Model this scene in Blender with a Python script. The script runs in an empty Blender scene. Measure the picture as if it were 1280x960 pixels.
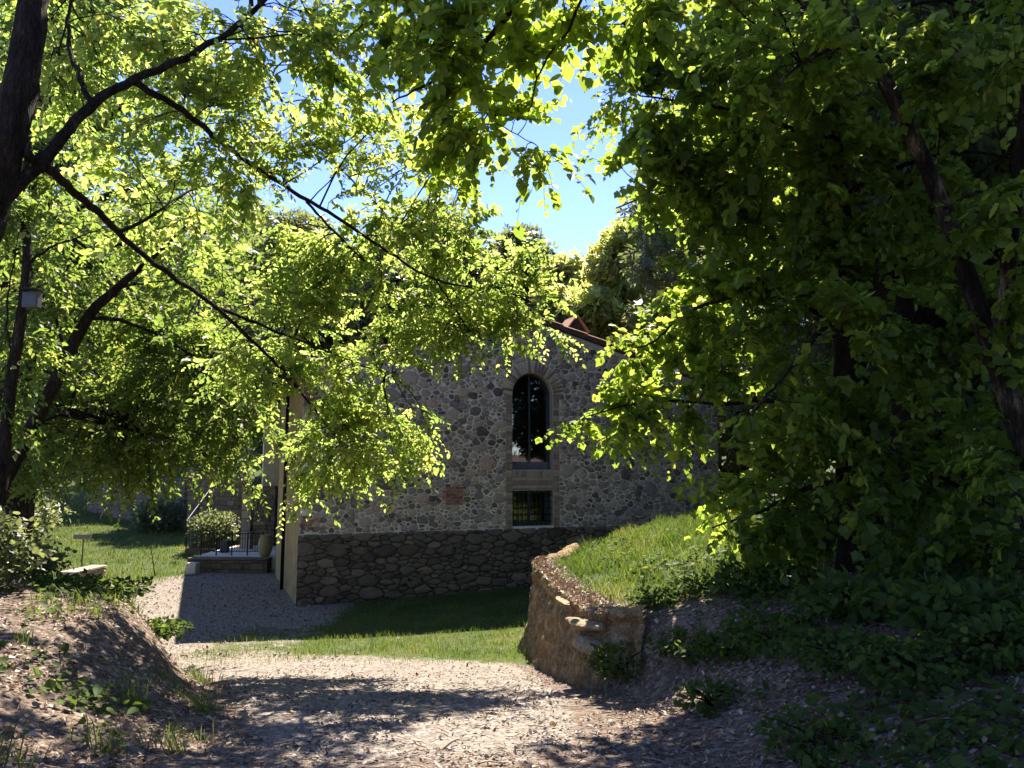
import bpy, math, random
import numpy as np
from mathutils import Vector, Matrix
from mathutils.geometry import tessellate_polygon

# ------------------------------------------------------------------ camera, sky, sun, exposure
SC = bpy.context.scene
COL = SC.collection
F, PITCH, CH = 960.0, math.radians(6.5), 2.78
cam_d = bpy.data.cameras.new('camera'); cam = bpy.data.objects.new('camera', cam_d); COL.objects.link(cam)
cam_d.sensor_width = 36; cam_d.lens = 36 * F / 1280; cam_d.clip_start = 0.05; cam_d.clip_end = 2000
cam.location = (0, 0, CH); cam.rotation_euler = (math.pi / 2 + PITCH, 0, 0)
SC.camera = cam
SUN_AZ, SUN_EL = math.radians(9), math.radians(54)          # azimuth to the right of straight ahead (+Y)
w = bpy.data.worlds.new('World'); SC.world = w; w.use_nodes = True
nt = w.node_tree; bg = nt.nodes['Background']
sky = nt.nodes.new('ShaderNodeTexSky'); sky.sky_type = 'NISHITA'; sky.sun_disc = False
sky.sun_elevation = SUN_EL; sky.sun_rotation = SUN_AZ; sky.air_density = 1.0; sky.dust_density = 0.0; sky.ozone_density = 4.0; sky.altitude = 1500
hs = nt.nodes.new('ShaderNodeHueSaturation'); hs.inputs['Hue'].default_value = 0.522; hs.inputs['Saturation'].default_value = 1.15
nt.links.new(sky.outputs[0], hs.inputs['Color']); nt.links.new(hs.outputs[0], bg.inputs[0]); bg.inputs[1].default_value = 0.106
sd = bpy.data.lights.new('sun', 'SUN'); sd.energy = 4.0; sd.angle = math.radians(0.5); sd.color = (1, 0.965, 0.925)
sun = bpy.data.objects.new('sun', sd); COL.objects.link(sun)
SUND = Vector((math.sin(SUN_AZ) * math.cos(SUN_EL), math.cos(SUN_AZ) * math.cos(SUN_EL), math.sin(SUN_EL)))
sun.rotation_euler = SUND.to_track_quat('Z', 'Y').to_euler(); sun.location = (0, 0, 40)
SC.view_settings.view_transform = 'Standard'; SC.view_settings.look = 'None'
SC.view_settings.exposure = 2.1; SC.view_settings.gamma = 1
SC.view_settings.use_white_balance = True; SC.view_settings.white_balance_temperature = 7400
SC.render.engine = 'CYCLES'
SC.cycles.max_bounces = 6; SC.cycles.transmission_bounces = 6; SC.cycles.diffuse_bounces = 4
SC.cycles.use_denoising = True; SC.cycles.sample_clamp_indirect = 4

rng = np.random.default_rng(7)
UP = np.array([0, 0, 1.0])

# ------------------------------------------------------------------ helpers
def at(px, py, Y):
    """the point of the place seen at photo pixel px,py that lies Y metres ahead"""
    u = (px - 640) / F; v = (480 - py) / F
    ry = math.cos(PITCH) - v * math.sin(PITCH); rz = math.sin(PITCH) + v * math.cos(PITCH)
    return np.array([u * Y / ry, Y, CH + rz * Y / ry])

def proj(P):
    P = np.asarray(P, float); y = P[..., 1]; z = P[..., 2] - CH
    dep = y * math.cos(PITCH) + z * math.sin(PITCH); up = -y * math.sin(PITCH) + z * math.cos(PITCH)
    dep = np.maximum(dep, 1e-3)
    return 640 + F * P[..., 0] / dep, 480 - F * up / dep, dep

def norm(a):
    a = np.asarray(a, float); return a / np.maximum(np.linalg.norm(a, axis=-1, keepdims=True), 1e-9)

def tag(o, label=None, cat=None, group=None, kind=None):
    if label: o['label'] = label
    if cat: o['category'] = cat
    if group: o['group'] = group
    if kind: o['kind'] = kind
    return o

def empty(name, loc, label=None, cat=None, group=None):
    o = bpy.data.objects.new(name, None); o.empty_display_size = 0.2; COL.objects.link(o); o.location = tuple(loc)
    return tag(o, label, cat, group)

def link(name, me, parent=None, base=None, mat=None):
    o = bpy.data.objects.new(name, me); COL.objects.link(o)
    if mat: me.materials.append(mat)
    if parent: o.parent = parent
    return o

def mesh_np(name, V, faces_idx, loop_tot, mat=None, tint=None, smooth=False):
    """fast mesh: V (n,3), faces_idx flat loop indices, loop_tot per-face counts"""
    me = bpy.data.meshes.new(name)
    V = np.ascontiguousarray(V, dtype=np.float32); fi = np.ascontiguousarray(faces_idx, dtype=np.int32); lt = np.ascontiguousarray(loop_tot, dtype=np.int32)
    me.vertices.add(len(V)); me.vertices.foreach_set('co', V.ravel())
    me.loops.add(len(fi)); me.loops.foreach_set('vertex_index', fi)
    me.polygons.add(len(lt)); me.polygons.foreach_set('loop_start', np.concatenate([[0], np.cumsum(lt)[:-1]]).astype(np.int32))
    me.polygons.foreach_set('loop_total', lt)
    if smooth: me.polygons.foreach_set('use_smooth', np.ones(len(lt), dtype=bool))
    if tint is not None:
        a = me.attributes.new('tint', 'FLOAT', 'POINT'); a.data.foreach_set('value', np.ascontiguousarray(tint, dtype=np.float32))
    me.update(calc_edges=True)
    if mat: me.materials.append(mat)
    return me

class MB:
    """collects shapes for ONE mesh"""
    def __init__(s): s.v = []; s.f = []; s.t = []
    def add(s, v, f, tint=None):
        o = len(s.v); s.v += [tuple(map(float, p)) for p in v]; s.f += [[i + o for i in q] for q in f]
        s.t += [0.5 if tint is None else tint] * len(v)
    def box(s, o, ax, ay, az, tint=None):
        """o corner, three edge vectors"""
        o, ax, ay, az = (np.asarray(q, float) for q in (o, ax, ay, az))
        v = [o, o + ax, o + ax + ay, o + ay, o + az, o + ax + az, o + ax + ay + az, o + ay + az]
        s.add(v, [[3, 2, 1, 0], [4, 5, 6, 7], [0, 1, 5, 4], [1, 2, 6, 5], [2, 3, 7, 6], [3, 0, 4, 7]], tint)
    def cbox(s, c, sx, sy, sz, R=None, tint=None):
        R = np.eye(3) if R is None else R
        ax, ay, az = R[:, 0] * sx, R[:, 1] * sy, R[:, 2] * sz
        s.box(np.asarray(c, float) - (ax + ay + az) / 2, ax, ay, az, tint)
    def tube(s, pts, rad, n=8, cap=True, rough=0.0):
        v, f = tube_vf(pts, rad, n, cap, rough); s.add(v, f)
    def mesh(s, name, mat=None, smooth=False):
        me = bpy.data.meshes.new(name); me.from_pydata(s.v, [], s.f)
        a = me.attributes.new('tint', 'FLOAT', 'POINT'); a.data.foreach_set('value', np.array(s.t, np.float32))
        if smooth: me.polygons.foreach_set('use_smooth', np.ones(len(me.polygons), dtype=bool))
        me.update()
        if mat: me.materials.append(mat)
        return me
    def build(s, name, mat=None, parent=None, smooth=False):
        return link(name, s.mesh(name, mat, smooth), parent)

def frames(pts):
    pts = np.asarray(pts, float); T = norm(np.gradient(pts, axis=0))
    ref = np.array([0.31, 0.2, 0.93]); A = norm(np.cross(T, ref)); B = np.cross(T, A)
    return T, A, B

def tube_vf(pts, rad, n=8, cap=True, rough=0.0):
    pts = np.asarray(pts, float); m = len(pts); rad = np.broadcast_to(np.asarray(rad, float), (m,))
    T, A, B = frames(pts); ang = np.linspace(0, 2 * math.pi, n, endpoint=False)
    r = rad[:, None] * (1 + (rng.normal(0, rough, (m, n)) if rough else 0))
    V = pts[:, None] + r[..., None] * (np.cos(ang)[None, :, None] * A[:, None] + np.sin(ang)[None, :, None] * B[:, None])
    f = [[i * n + j, i * n + (j + 1) % n, (i + 1) * n + (j + 1) % n, (i + 1) * n + j] for i in range(m - 1) for j in range(n)]
    if cap: f += [list(range(n))[::-1], [(m - 1) * n + j for j in range(n)]]
    return V.reshape(-1, 3), f

def spline(pts, per=6):
    """Catmull-Rom through the points"""
    P = np.asarray(pts, float); P = np.vstack([2 * P[0] - P[1], P, 2 * P[-1] - P[-2]]); out = []
    for i in range(1, len(P) - 2):
        for k in range(per):
            t = k / per; a, b, c, d = P[i - 1], P[i], P[i + 1], P[i + 2]
            out.append(0.5 * (2 * b + (c - a) * t + (2 * a - 5 * b + 4 * c - d) * t * t + (-a + 3 * b - 3 * c + d) * t ** 3))
    out.append(P[-2]); return np.array(out)

def sm(a, b, x):
    t = np.clip((np.asarray(x, float) - a) / (b - a), 0, 1); return t * t * (3 - 2 * t)

_ph = rng.uniform(0, 6.28, (24, 2)); _dr = rng.uniform(0, 6.28, 24)
def fbm(X, Y, scale=1.0, octs=5, gain=0.55):
    """cheap smooth noise, about -1..1"""
    X = np.asarray(X, float) / scale; Y = np.asarray(Y, float) / scale; s = 0; a = 1; tot = 0; f = 1.0
    for o in range(octs):
        v = 0
        for k in range(4):
            j = (o * 4 + k) % 24
            c, d = math.cos(_dr[j]), math.sin(_dr[j])
            v = v + np.sin((X * c + Y * d) * f * 2.1 + _ph[j, 0] + 1.3 * np.sin((X * d - Y * c) * f * 1.7 + _ph[j, 1]))
        s = s + a * v / 4; tot += a; a *= gain; f *= 2.03
    return s / tot * 1.6

# ------------------------------------------------------------------ materials
def mat_new(name):
    m = bpy.data.materials.new(name); m.use_nodes = True; n = m.node_tree.nodes; n.clear()
    out = n.new('ShaderNodeOutputMaterial'); return m, m.node_tree, n, m.node_tree.links, out

def ramp(n, stops):
    r = n.new('ShaderNodeValToRGB'); e = r.color_ramp.elements
    while len(e) > 1: e.remove(e[-1])
    e[0].position = stops[0][0]; e[0].color = (*stops[0][1], 1)
    for p, c in stops[1:]:
        q = e.new(p); q.color = (*c, 1)
    return r

def noise(n, l, scale, detail=5, rough=0.6, vec=None, dist=0.0):
    t = n.new('ShaderNodeTexNoise'); t.inputs['Scale'].default_value = scale; t.inputs['Detail'].default_value = detail
    t.inputs['Roughness'].default_value = rough; t.inputs['Distortion'].default_value = dist
    if vec is not None: l.new(vec, t.inputs['Vector'])
    return t

def mixc(n, l, fac, a, b, mode='MIX'):
    m = n.new('ShaderNodeMix'); m.data_type = 'RGBA'; m.blend_type = mode
    for s, v in ((m.inputs[0], fac), (m.inputs[6], a), (m.inputs[7], b)):
        if hasattr(v, 'is_output'): l.new(v, s)
        elif isinstance(v, (int, float)): s.default_value = v
        else: s.default_value = (*v, 1)
    return m.outputs[2]

def math_n(n, l, op, a, b=None, clamp=False):
    m = n.new('ShaderNodeMath'); m.operation = op; m.use_clamp = clamp
    for s, v in ((m.inputs[0], a), (m.inputs[1], b)):
        if v is None: continue
        if hasattr(v, 'is_output'): l.new(v, s)
        else: s.default_value = v
    return m.outputs[0]

def bump(n, l, height, strength=0.5, dist=0.02):
    b = n.new('ShaderNodeBump'); b.inputs['Strength'].default_value = strength; b.inputs['Distance'].default_value = dist
    l.new(height, b.inputs['Height']); return b.outputs[0]

def attr(n, name):
    a = n.new('ShaderNodeAttribute'); a.attribute_name = name; return a

def pos(n):
    return n.new('ShaderNodeNewGeometry').outputs['Position']

def rough_mat(name, stops, scale=4, bscale=30, bstr=0.4, bdist=0.02, roughness=0.85, tint_mix=None, metallic=0.0, spec=0.3, detail=4):
    """noise-coloured rough surface; tint_mix adds a per-piece shade from the tint attribute"""
    m, t, n, l, out = mat_new(name); p = pos(n)
    nz = noise(n, l, scale, detail, 0.65, p); r = ramp(n, stops); 
    if tint_mix is not None:
        tn = attr(n, 'tint')
        v = math_n(n, l, 'ADD', math_n(n, l, 'MULTIPLY', nz.outputs[0], 1 - tint_mix), math_n(n, l, 'MULTIPLY', tn.outputs['Fac'], tint_mix))
        l.new(v, r.inputs[0])
    else: l.new(nz.outputs[0], r.inputs[0])
    b = n.new('ShaderNodeBsdfPrincipled'); b.inputs['Roughness'].default_value = roughness; b.inputs['Metallic'].default_value = metallic
    b.inputs['Specular IOR Level'].default_value = spec
    n2 = noise(n, l, bscale * 2.5, 2, 0.6, p)
    col = mixc(n, l, 0.55, r.outputs[0], mixc(n, l, 1.0, r.outputs[0], ramp_out(n, l, n2.outputs[0], [(0.3, (0.45,) * 3), (0.7, (1.5,) * 3)]), 'MULTIPLY'))
    l.new(col, b.inputs['Base Color'])
    nb = noise(n, l, bscale, 3, 0.65, p)
    l.new(bump(n, l, nb.outputs[0], bstr, bdist), b.inputs['Normal']); l.new(b.outputs[0], out.inputs[0]); return m

def ramp_out(n, l, v, stops):
    r = ramp(n, stops); l.new(v, r.inputs[0]); return r.outputs[0]

def leaf_mat(name, stops, trans_stops, tfac=0.5, gloss=0.25, rough=0.5):
    """thin leaf: reflects green, lets yellow-green light through"""
    m, t, n, l, out = mat_new(name); a = attr(n, 'tint')
    nz = noise(n, l, 14, 1, 0.5, pos(n)); v = math_n(n, l, 'ADD', math_n(n, l, 'MULTIPLY', a.outputs['Fac'], 0.85), math_n(n, l, 'MULTIPLY', nz.outputs[0], 0.15))
    b = n.new('ShaderNodeBsdfPrincipled'); b.inputs['Roughness'].default_value = rough; b.inputs['Specular IOR Level'].default_value = gloss
    l.new(ramp_out(n, l, v, stops), b.inputs['Base Color'])
    tr = n.new('ShaderNodeBsdfTranslucent'); l.new(ramp_out(n, l, v, trans_stops), tr.inputs[0])
    mx = n.new('ShaderNodeMixShader'); mx.inputs[0].default_value = tfac
    l.new(b.outputs[0], mx.inputs[1]); l.new(tr.outputs[0], mx.inputs[2]); l.new(mx.outputs[0], out.inputs[0]); return m

def plain(name, col, rough=0.6, metallic=0.0, bscale=60, bstr=0.15, spec=0.4):
    c = np.array(col); return rough_mat(name, [(0.3, tuple(c * 0.75)), (0.7, tuple(c * 1.15))], 6, bscale, bstr, 0.01, rough, None, metallic, spec)

M = {}
M['leaf_hornbeam'] = leaf_mat('leaf_hornbeam', [(0, (.032, .055, .014)), (.6, (.065, .098, .024)), (1, (.12, .14, .035))],
                              [(0, (.20, .33, .05)), (.5, (.42, .56, .11)), (1, (.80, .80, .24))], 0.58)
M['leaf_maple'] = leaf_mat('leaf_maple', [(0, (.027, .052, .011)), (.7, (.054, .094, .018)), (1, (.10, .135, .028))],
                           [(0, (.20, .32, .035)), (.6, (.40, .54, .07)), (1, (.66, .70, .14))], 0.55, 0.3, 0.5)
M['leaf_dark'] = leaf_mat('leaf_dark', [(0, (.03, .045, .022)), (.6, (.06, .080, .034)), (1, (.10, .11, .045))],
                          [(0, (.13, .18, .06)), (.6, (.26, .30, .09)), (1, (.42, .42, .13))], 0.46, 0.5, 0.45)
M['leaf_olive'] = leaf_mat('leaf_olive', [(0, (.07, .085, .035)), (.6, (.12, .12, .05)), (1, (.22, .16, .06))],
                           [(0, (.36, .46, .12)), (.6, (.66, .70, .18)), (1, (.9, .72, .22))], 0.6)
M['leaf_lime'] = leaf_mat('leaf_lime', [(0, (.028, .05, .012)), (.6, (.055, .085, .02)), (1, (.10, .12, .03))],
                          [(0, (.14, .24, .035)), (.6, (.30, .42, .07)), (1, (.55, .58, .14))], 0.5)
M['leaf_ground'] = leaf_mat('leaf_ground', [(0, (.022, .045, .012)), (.6, (.05, .09, .02)), (1, (.11, .14, .03))],
                            [(0, (.05, .10, .015)), (.6, (.14, .22, .03)), (1, (.32, .36, .05))], 0.4, 0.12, 0.6)
M['grass'] = leaf_mat('grass', [(0, (.035, .07, .015)), (.6, (.07, .115, .022)), (1, (.17, .16, .05))],
                      [(0, (.08, .15, .02)), (.6, (.19, .27, .04)), (1, (.38, .36, .1))], 0.42, 0.3, 0.5)
M['litter'] = leaf_mat('litter', [(0, (.05, .034, .024)), (.45, (.17, .115, .078)), (.78, (.37, .28, .205)), (1, (.58, .48, .38))],
                       [(0, (.05, .03, .015)), (.5, (.16, .09, .05)), (1, (.3, .2, .12))], 0.22, 0.35, 0.5)
def bark_mat(name, stops, scale):
    m, t, n, l, out = mat_new(name); mp = n.new('ShaderNodeMapping'); mp.inputs['Scale'].default_value = (1, 1, .28); l.new(pos(n), mp.inputs[0]); p = mp.outputs[0]
    nz = noise(n, l, scale, 4, .7, p); b = n.new('ShaderNodeBsdfPrincipled'); b.inputs['Roughness'].default_value = .95; b.inputs['Specular IOR Level'].default_value = .15
    n2 = noise(n, l, scale * 5, 3, .7, p)
    l.new(mixc(n, l, 1.0, ramp_out(n, l, nz.outputs[0], stops), ramp_out(n, l, n2.outputs[0], [(.3, (.35,) * 3), (.7, (1.6,) * 3)]), 'MULTIPLY'), b.inputs['Base Color'])
    l.new(bump(n, l, n2.outputs[0], 1.0, .12), b.inputs['Normal']); l.new(b.outputs[0], out.inputs[0]); return m
M['chips'] = leaf_mat('chips', [(0, (.045, .038, .033)), (.4, (.155, .136, .12)), (.8, (.31, .28, .255)), (1, (.52, .485, .445))], [(0, (.1, .08, .06)), (1, (.3, .26, .22))], 0.08, 0.2, 0.7)
M['bark'] = bark_mat('bark', [(0.3, (.012, .009, .007)), (0.55, (.04, .03, .022)), (0.75, (.10, .082, .06))], 11)
M['bark_pale'] = bark_mat('bark_pale', [(0.42, (.012, .009, .007)), (0.54, (.045, .034, .025)), (0.66, (.17, .135, .10))], 6)
M['stone'] = rough_mat('stone', [(0.12, (.07, .058, .047)), (0.34, (.23, .192, .152)), (0.55, (.40, .335, .26)), (0.74, (.47, .375, .26)), (0.86, (.44, .27, .18)), (1, (.52, .44, .33))], 9, 38, 0.8, 0.02, 0.9, 0.62)
M['stone_dark'] = rough_mat('stone_dark', [(0.2, (.06, .05, .037)), (0.5, (.15, .118, .08)), (0.75, (.24, .185, .12)), (1, (.3, .23, .15))], 9, 38, 0.8, 0.02, 0.9, 0.5)
M['mortar'] = rough_mat('mortar', [(0.3, (.58, .50, .39)), (0.7, (.82, .735, .60))], 5, 60, 0.7, 0.012, 0.95)
M['mortar_dark'] = rough_mat('mortar_dark', [(0.3, (.045, .037, .027)), (0.7, (.11, .088, .06))], 5, 60, 0.7, 0.02, 0.95)
M['plaster'] = rough_mat('plaster', [(0.25, (.22, .16, .075)), (0.5, (.36, .27, .13)), (0.75, (.48, .38, .2))], 3, 30, 0.6, 0.02, 0.92)
M['brick'] = rough_mat('brick', [(0.2, (.17, .12, .085)), (0.5, (.31, .235, .165)), (0.75, (.41, .33, .24)), (1, (.48, .42, .33))], 12, 70, 0.5, 0.01, 0.9, 0.6)
M['brick_joint'] = rough_mat('brick_joint', [(0.3, (.30, .245, .18)), (0.7, (.44, .37, .28))], 5, 60, 0.7, 0.012, 0.95)
M['brick_red'] = rough_mat('brick_red', [(0.2, (.20, .075, .05)), (0.5, (.31, .13, .085)), (1, (.40, .21, .14))], 12, 70, 0.5, 0.01, 0.9, 0.6)
M['tile'] = rough_mat('tile', [(0.2, (.20, .09, .055)), (0.5, (.34, .17, .10)), (0.8, (.42, .27, .18)), (1, (.46, .38, .30))], 10, 50, 0.4, 0.01, 0.88, 0.5)
M['timber'] = rough_mat('timber', [(0.3, (.07, .035, .022)), (0.7, (.14, .075, .045))], 8, 60, 0.5, 0.01, 0.8)
M['steel'] = plain('steel', (.045, .052, .062), 0.45, 0.3)
M['iron'] = plain('iron', (.02, .02, .022), 0.55, 0.7)
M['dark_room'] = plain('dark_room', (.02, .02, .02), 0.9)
M['curtain'] = plain('curtain', (.06, .065, .07), 0.9)
M['cream'] = plain('cream', (.52, .5, .45), 0.8)
M['pot'] = plain('pot', (.30, .26, .12), 0.7)
M['lamp_grey'] = plain('lamp_grey', (.08, .082, .08), 0.7)
M['kick'] = plain('kick', (.10, .105, .115), 0.7)
M['board'] = plain('board', (.2, .2, .18), 0.8)
M['earth'] = rough_mat('earth', [(0.25, (.075, .046, .02)), (0.5, (.21, .138, .066)), (0.75, (.38, .285, .16))], 7, 16, 1.0, 0.08, 0.95)
M['rock'] = rough_mat('rock', [(0.3, (.10, .07, .038)), (0.5, (.25, .185, .105)), (0.75, (.42, .34, .22))], 4, 22, 0.9, 0.04, 0.92)
M['wood_cut'] = rough_mat('wood_cut', [(0.3, (.17, .13, .09)), (0.7, (.34, .28, .2))], 8, 60, 0.6, 0.01, 0.85)

m, t, n, l, out = mat_new('window_glass')
gb = n.new('ShaderNodeBsdfGlossy'); gb.inputs['Roughness'].default_value = 0.02; gb.inputs[0].default_value = (.95, .97, 1, 1)
tb = n.new('ShaderNodeBsdfTransparent'); tb.inputs[0].default_value = (.55, .6, .62, 1)
fr = n.new('ShaderNodeFresnel'); fr.inputs[0].default_value = 1.6
mx = n.new('ShaderNodeMixShader'); l.new(math_n(n, l, 'ADD', fr.outputs[0], 0.06, True), mx.inputs[0]); l.new(tb.outputs[0], mx.inputs[1]); l.new(gb.outputs[0], mx.inputs[2]); l.new(mx.outputs[0], out.inputs[0])
M['glass'] = m

def ground_mat():
    """one soil sheet: grass, gravel and litter weights live on the vertices as colour zones of the place"""
    m, t, n, l, out = mat_new('ground'); p = pos(n)
    g, v = attr(n, 'grass_zone'), attr(n, 'gravel_zone')
    brk = noise(n, l, 1.6, 3, 0.7, p); brk2 = noise(n, l, 9, 3, 0.7, p)
    fine = noise(n, l, 55, 2, 0.7, p); vor = n.new('ShaderNodeTexVoronoi'); vor.inputs['Scale'].default_value = 26; l.new(p, vor.inputs['Vector'])
    vsep = n.new('ShaderNodeSeparateColor'); l.new(vor.outputs['Color'], vsep.inputs[0])
    soil = ramp_out(n, l, vsep.outputs[0], [(0, (.045, .032, .024)), (.5, (.12, .085, .062)), (.85, (.23, .175, .14)), (1, (.34, .28, .235))])
    soil = mixc(n, l, 0.5, soil, ramp_out(n, l, fine.outputs[0], [(.3, (.035, .026, .02)), (.7, (.24, .18, .14))]))
    grav = ramp_out(n, l, vsep.outputs[1], [(0, (.09, .071, .057)), (.5, (.205, .17, .14)), (1, (.40, .35, .305))])
    grav = mixc(n, l, 0.5, grav, ramp_out(n, l, fine.outputs[0], [(.3, (.075, .06, .048)), (.7, (.33, .285, .245))]))
    gr = ramp_out(n, l, brk2.outputs[0], [(.3, (.035, .055, .014)), (.55, (.065, .09, .024)), (.75, (.13, .115, .05))])
    def zone(a, lo, hi):
        s = math_n(n, l, 'ADD', a.outputs['Fac'], math_n(n, l, 'ADD', math_n(n, l, 'MULTIPLY', math_n(n, l, 'SUBTRACT', brk.outputs[0], 0.5), 0.8), math_n(n, l, 'MULTIPLY', math_n(n, l, 'SUBTRACT', brk2.outputs[0], 0.5), 0.8)))
        mr = n.new('ShaderNodeMapRange'); l.new(s, mr.inputs[0]); mr.inputs[1].default_value = lo; mr.inputs[2].default_value = hi; mr.interpolation_type = 'SMOOTHSTEP'; return mr.outputs[0]
    c = mixc(n, l, zone(v, .35, .65), soil, grav); c = mixc(n, l, zone(g, .35, .65), c, gr)
    b = n.new('ShaderNodeBsdfPrincipled'); b.inputs['Roughness'].default_value = 0.95; b.inputs['Specular IOR Level'].default_value = 0.15; l.new(c, b.inputs['Base Color'])
    h = math_n(n, l, 'ADD', math_n(n, l, 'MULTIPLY', fine.outputs[0], 0.5), math_n(n, l, 'SUBTRACT', 1.0, vor.outputs['Distance']))
    l.new(bump(n, l, h, 0.8, 0.03), b.inputs['Normal']); l.new(b.outputs[0], out.inputs[0]); return m
M['ground'] = ground_mat()

# ------------------------------------------------------------------ ground
ANG = math.radians(22)
P0 = np.array([-4.49, 16.44, 0.0]); DV = np.array([math.cos(ANG), math.sin(ANG), 0]); NV = np.array([-math.sin(ANG), math.cos(ANG), 0])
HW = 10.75                                                       # width of the gable front

def left_edge(Y): return np.interp(Y, [0, 4, 6, 8, 9.3, 10.5, 12.5], [-1.3, -1.55, -2.2, -3.05, -3.9, -5.2, -7.5])
def cliff_edge(Y): return np.interp(Y, [2, 5, 7.0, 7.8, 8.3, 10, 12, 12.8], [.5, .85, .95, .86, .80, .56, .36, .50])

def ground_z(X, Y, rough=True):
    X = np.asarray(X, float); Y = np.asarray(Y, float)
    z = np.interp(Y, [-20, 0, 4, 6, 8, 10, 12, 14, 18, 22, 26, 33, 45, 100], [2.4, 1.3, 1.13, .92, .62, .30, .08, 0.0, 0.0, 0.0, .2, .75, 3.4, 19])
    z = z + .15 * sm(-4, 3, X) * sm(12, 15, Y) * (1 - sm(24, 30, Y))
    d = left_edge(Y) - X; wd = np.interp(Y, [2, 5, 7, 9], [2.3, 2.0, 1.15, .8])
    hb = 1.42 + .14 * np.clip(d - .8, 0, 9) + .05 * np.sin(Y * 1.7 + X)
    wl = sm(-.05, 1, d / wd) * (1 - sm(9.0 + .25 * np.clip(-X - 4, 0, 4), 12.0 + .3 * np.clip(-X - 4, 0, 6), Y))
    z = z + np.maximum(hb - z, 0) * wl
    d = X - cliff_edge(Y); wd = np.interp(Y, [2, 5, 6.8, 7.9, 8.2, 12.6, 13.5], [2.6, 2.0, 1.5, .5, .10, .10, .8])
    hm = np.interp(Y, [2, 5, 8, 12], [1.15, 1.12, 1.18, 1.22]) + .27 * np.power(np.clip(d, 0, 20), .8)
    hm = np.minimum(hm, 2.6 + .05 * X)
    yb = np.interp(X, [.3, 1.5, 3, 6, 12], [12.9, 14.2, 15.6, 18.5, 26])
    wr = sm(0, 1, d / wd) * (1 - sm(yb, yb + np.interp(X, [.3, 3, 6], [.9, 2.0, 4.0]), Y))
    z = z + np.maximum(hm - z, 0) * wr
    if rough:
        z = z + .035 * fbm(X, Y, 1.3) * (0.35 + np.clip(wl + wr, 0, 1)) + .012 * fbm(X + 9, Y, .3, 3)
    return z

def zones(X, Y):
    gx = -4.49 + (Y - 16.44) * -.404
    lawn = sm(18.5, 20.5, Y + .22 * (X + 8)) * sm(-8.3, -9.4, X)
    front = sm(10.6, 12.2, Y + .35 * np.clip(X + 2.2, 0, 3)) * sm(-4.5, -2.6, X - .05 * (Y - 12)) * (1 - sm(22, 25, Y))
    front = np.maximum(front, .52 * sm(9.4, 12, Y) * sm(-5.4, -4.4, X) * (1 - sm(13.5, 15, Y)))
    d = X - cliff_edge(Y)
    mound = sm(.25, .7, d) * sm(7.5, 9.0, Y - .18 * np.clip(X - 1, 0, 6)) 
    far = sm(24, 28, Y)
    grass = np.clip(np.maximum.reduce([lawn, front, mound, far]), 0, 1)
    grav = sm(3.6, 6.4, Y) * sm(-.2, -.7, X - cliff_edge(Y)) * (1 - sm(27, 30, Y)) * sm(0, .5, X - left_edge(Y) + np.where(Y > 10.5, 20, 0))
    return grass, np.clip(grav, 0, 1)

def axis(lo, a, b, hi, fine, coarse_n):
    k = np.linspace(0, 1, coarse_n + 1)[1:] ** 1.8
    return np.concatenate([(a - k * (a - lo))[::-1], np.arange(a, b, fine), b + k * (hi - b)])
gx = axis(-160, -7.5, 7.5, 160, .062, 34); gy = axis(-60, 2.2, 17, 210, .062, 40)
GX, GY = np.meshgrid(gx, gy); GZ = ground_z(GX, GY)
nx, ny = len(gx), len(gy); idx = np.arange(nx * ny).reshape(ny, nx)
quad = np.stack([idx[:-1, :-1], idx[:-1, 1:], idx[1:, 1:], idx[1:, :-1]], -1).reshape(-1, 4)
me = mesh_np('ground', np.stack([GX, GY, GZ], -1).reshape(-1, 3), quad.ravel(), np.full(len(quad), 4), M['ground'], smooth=True)
zg, zv = zones(GX, GY)
for nm, z in (('grass_zone', zg), ('gravel_zone', zv)):
    a = me.attributes.new(nm, 'FLOAT', 'POINT'); a.data.foreach_set('value', z.ravel().astype(np.float32))
tag(link('ground', me), kind='structure')

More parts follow.
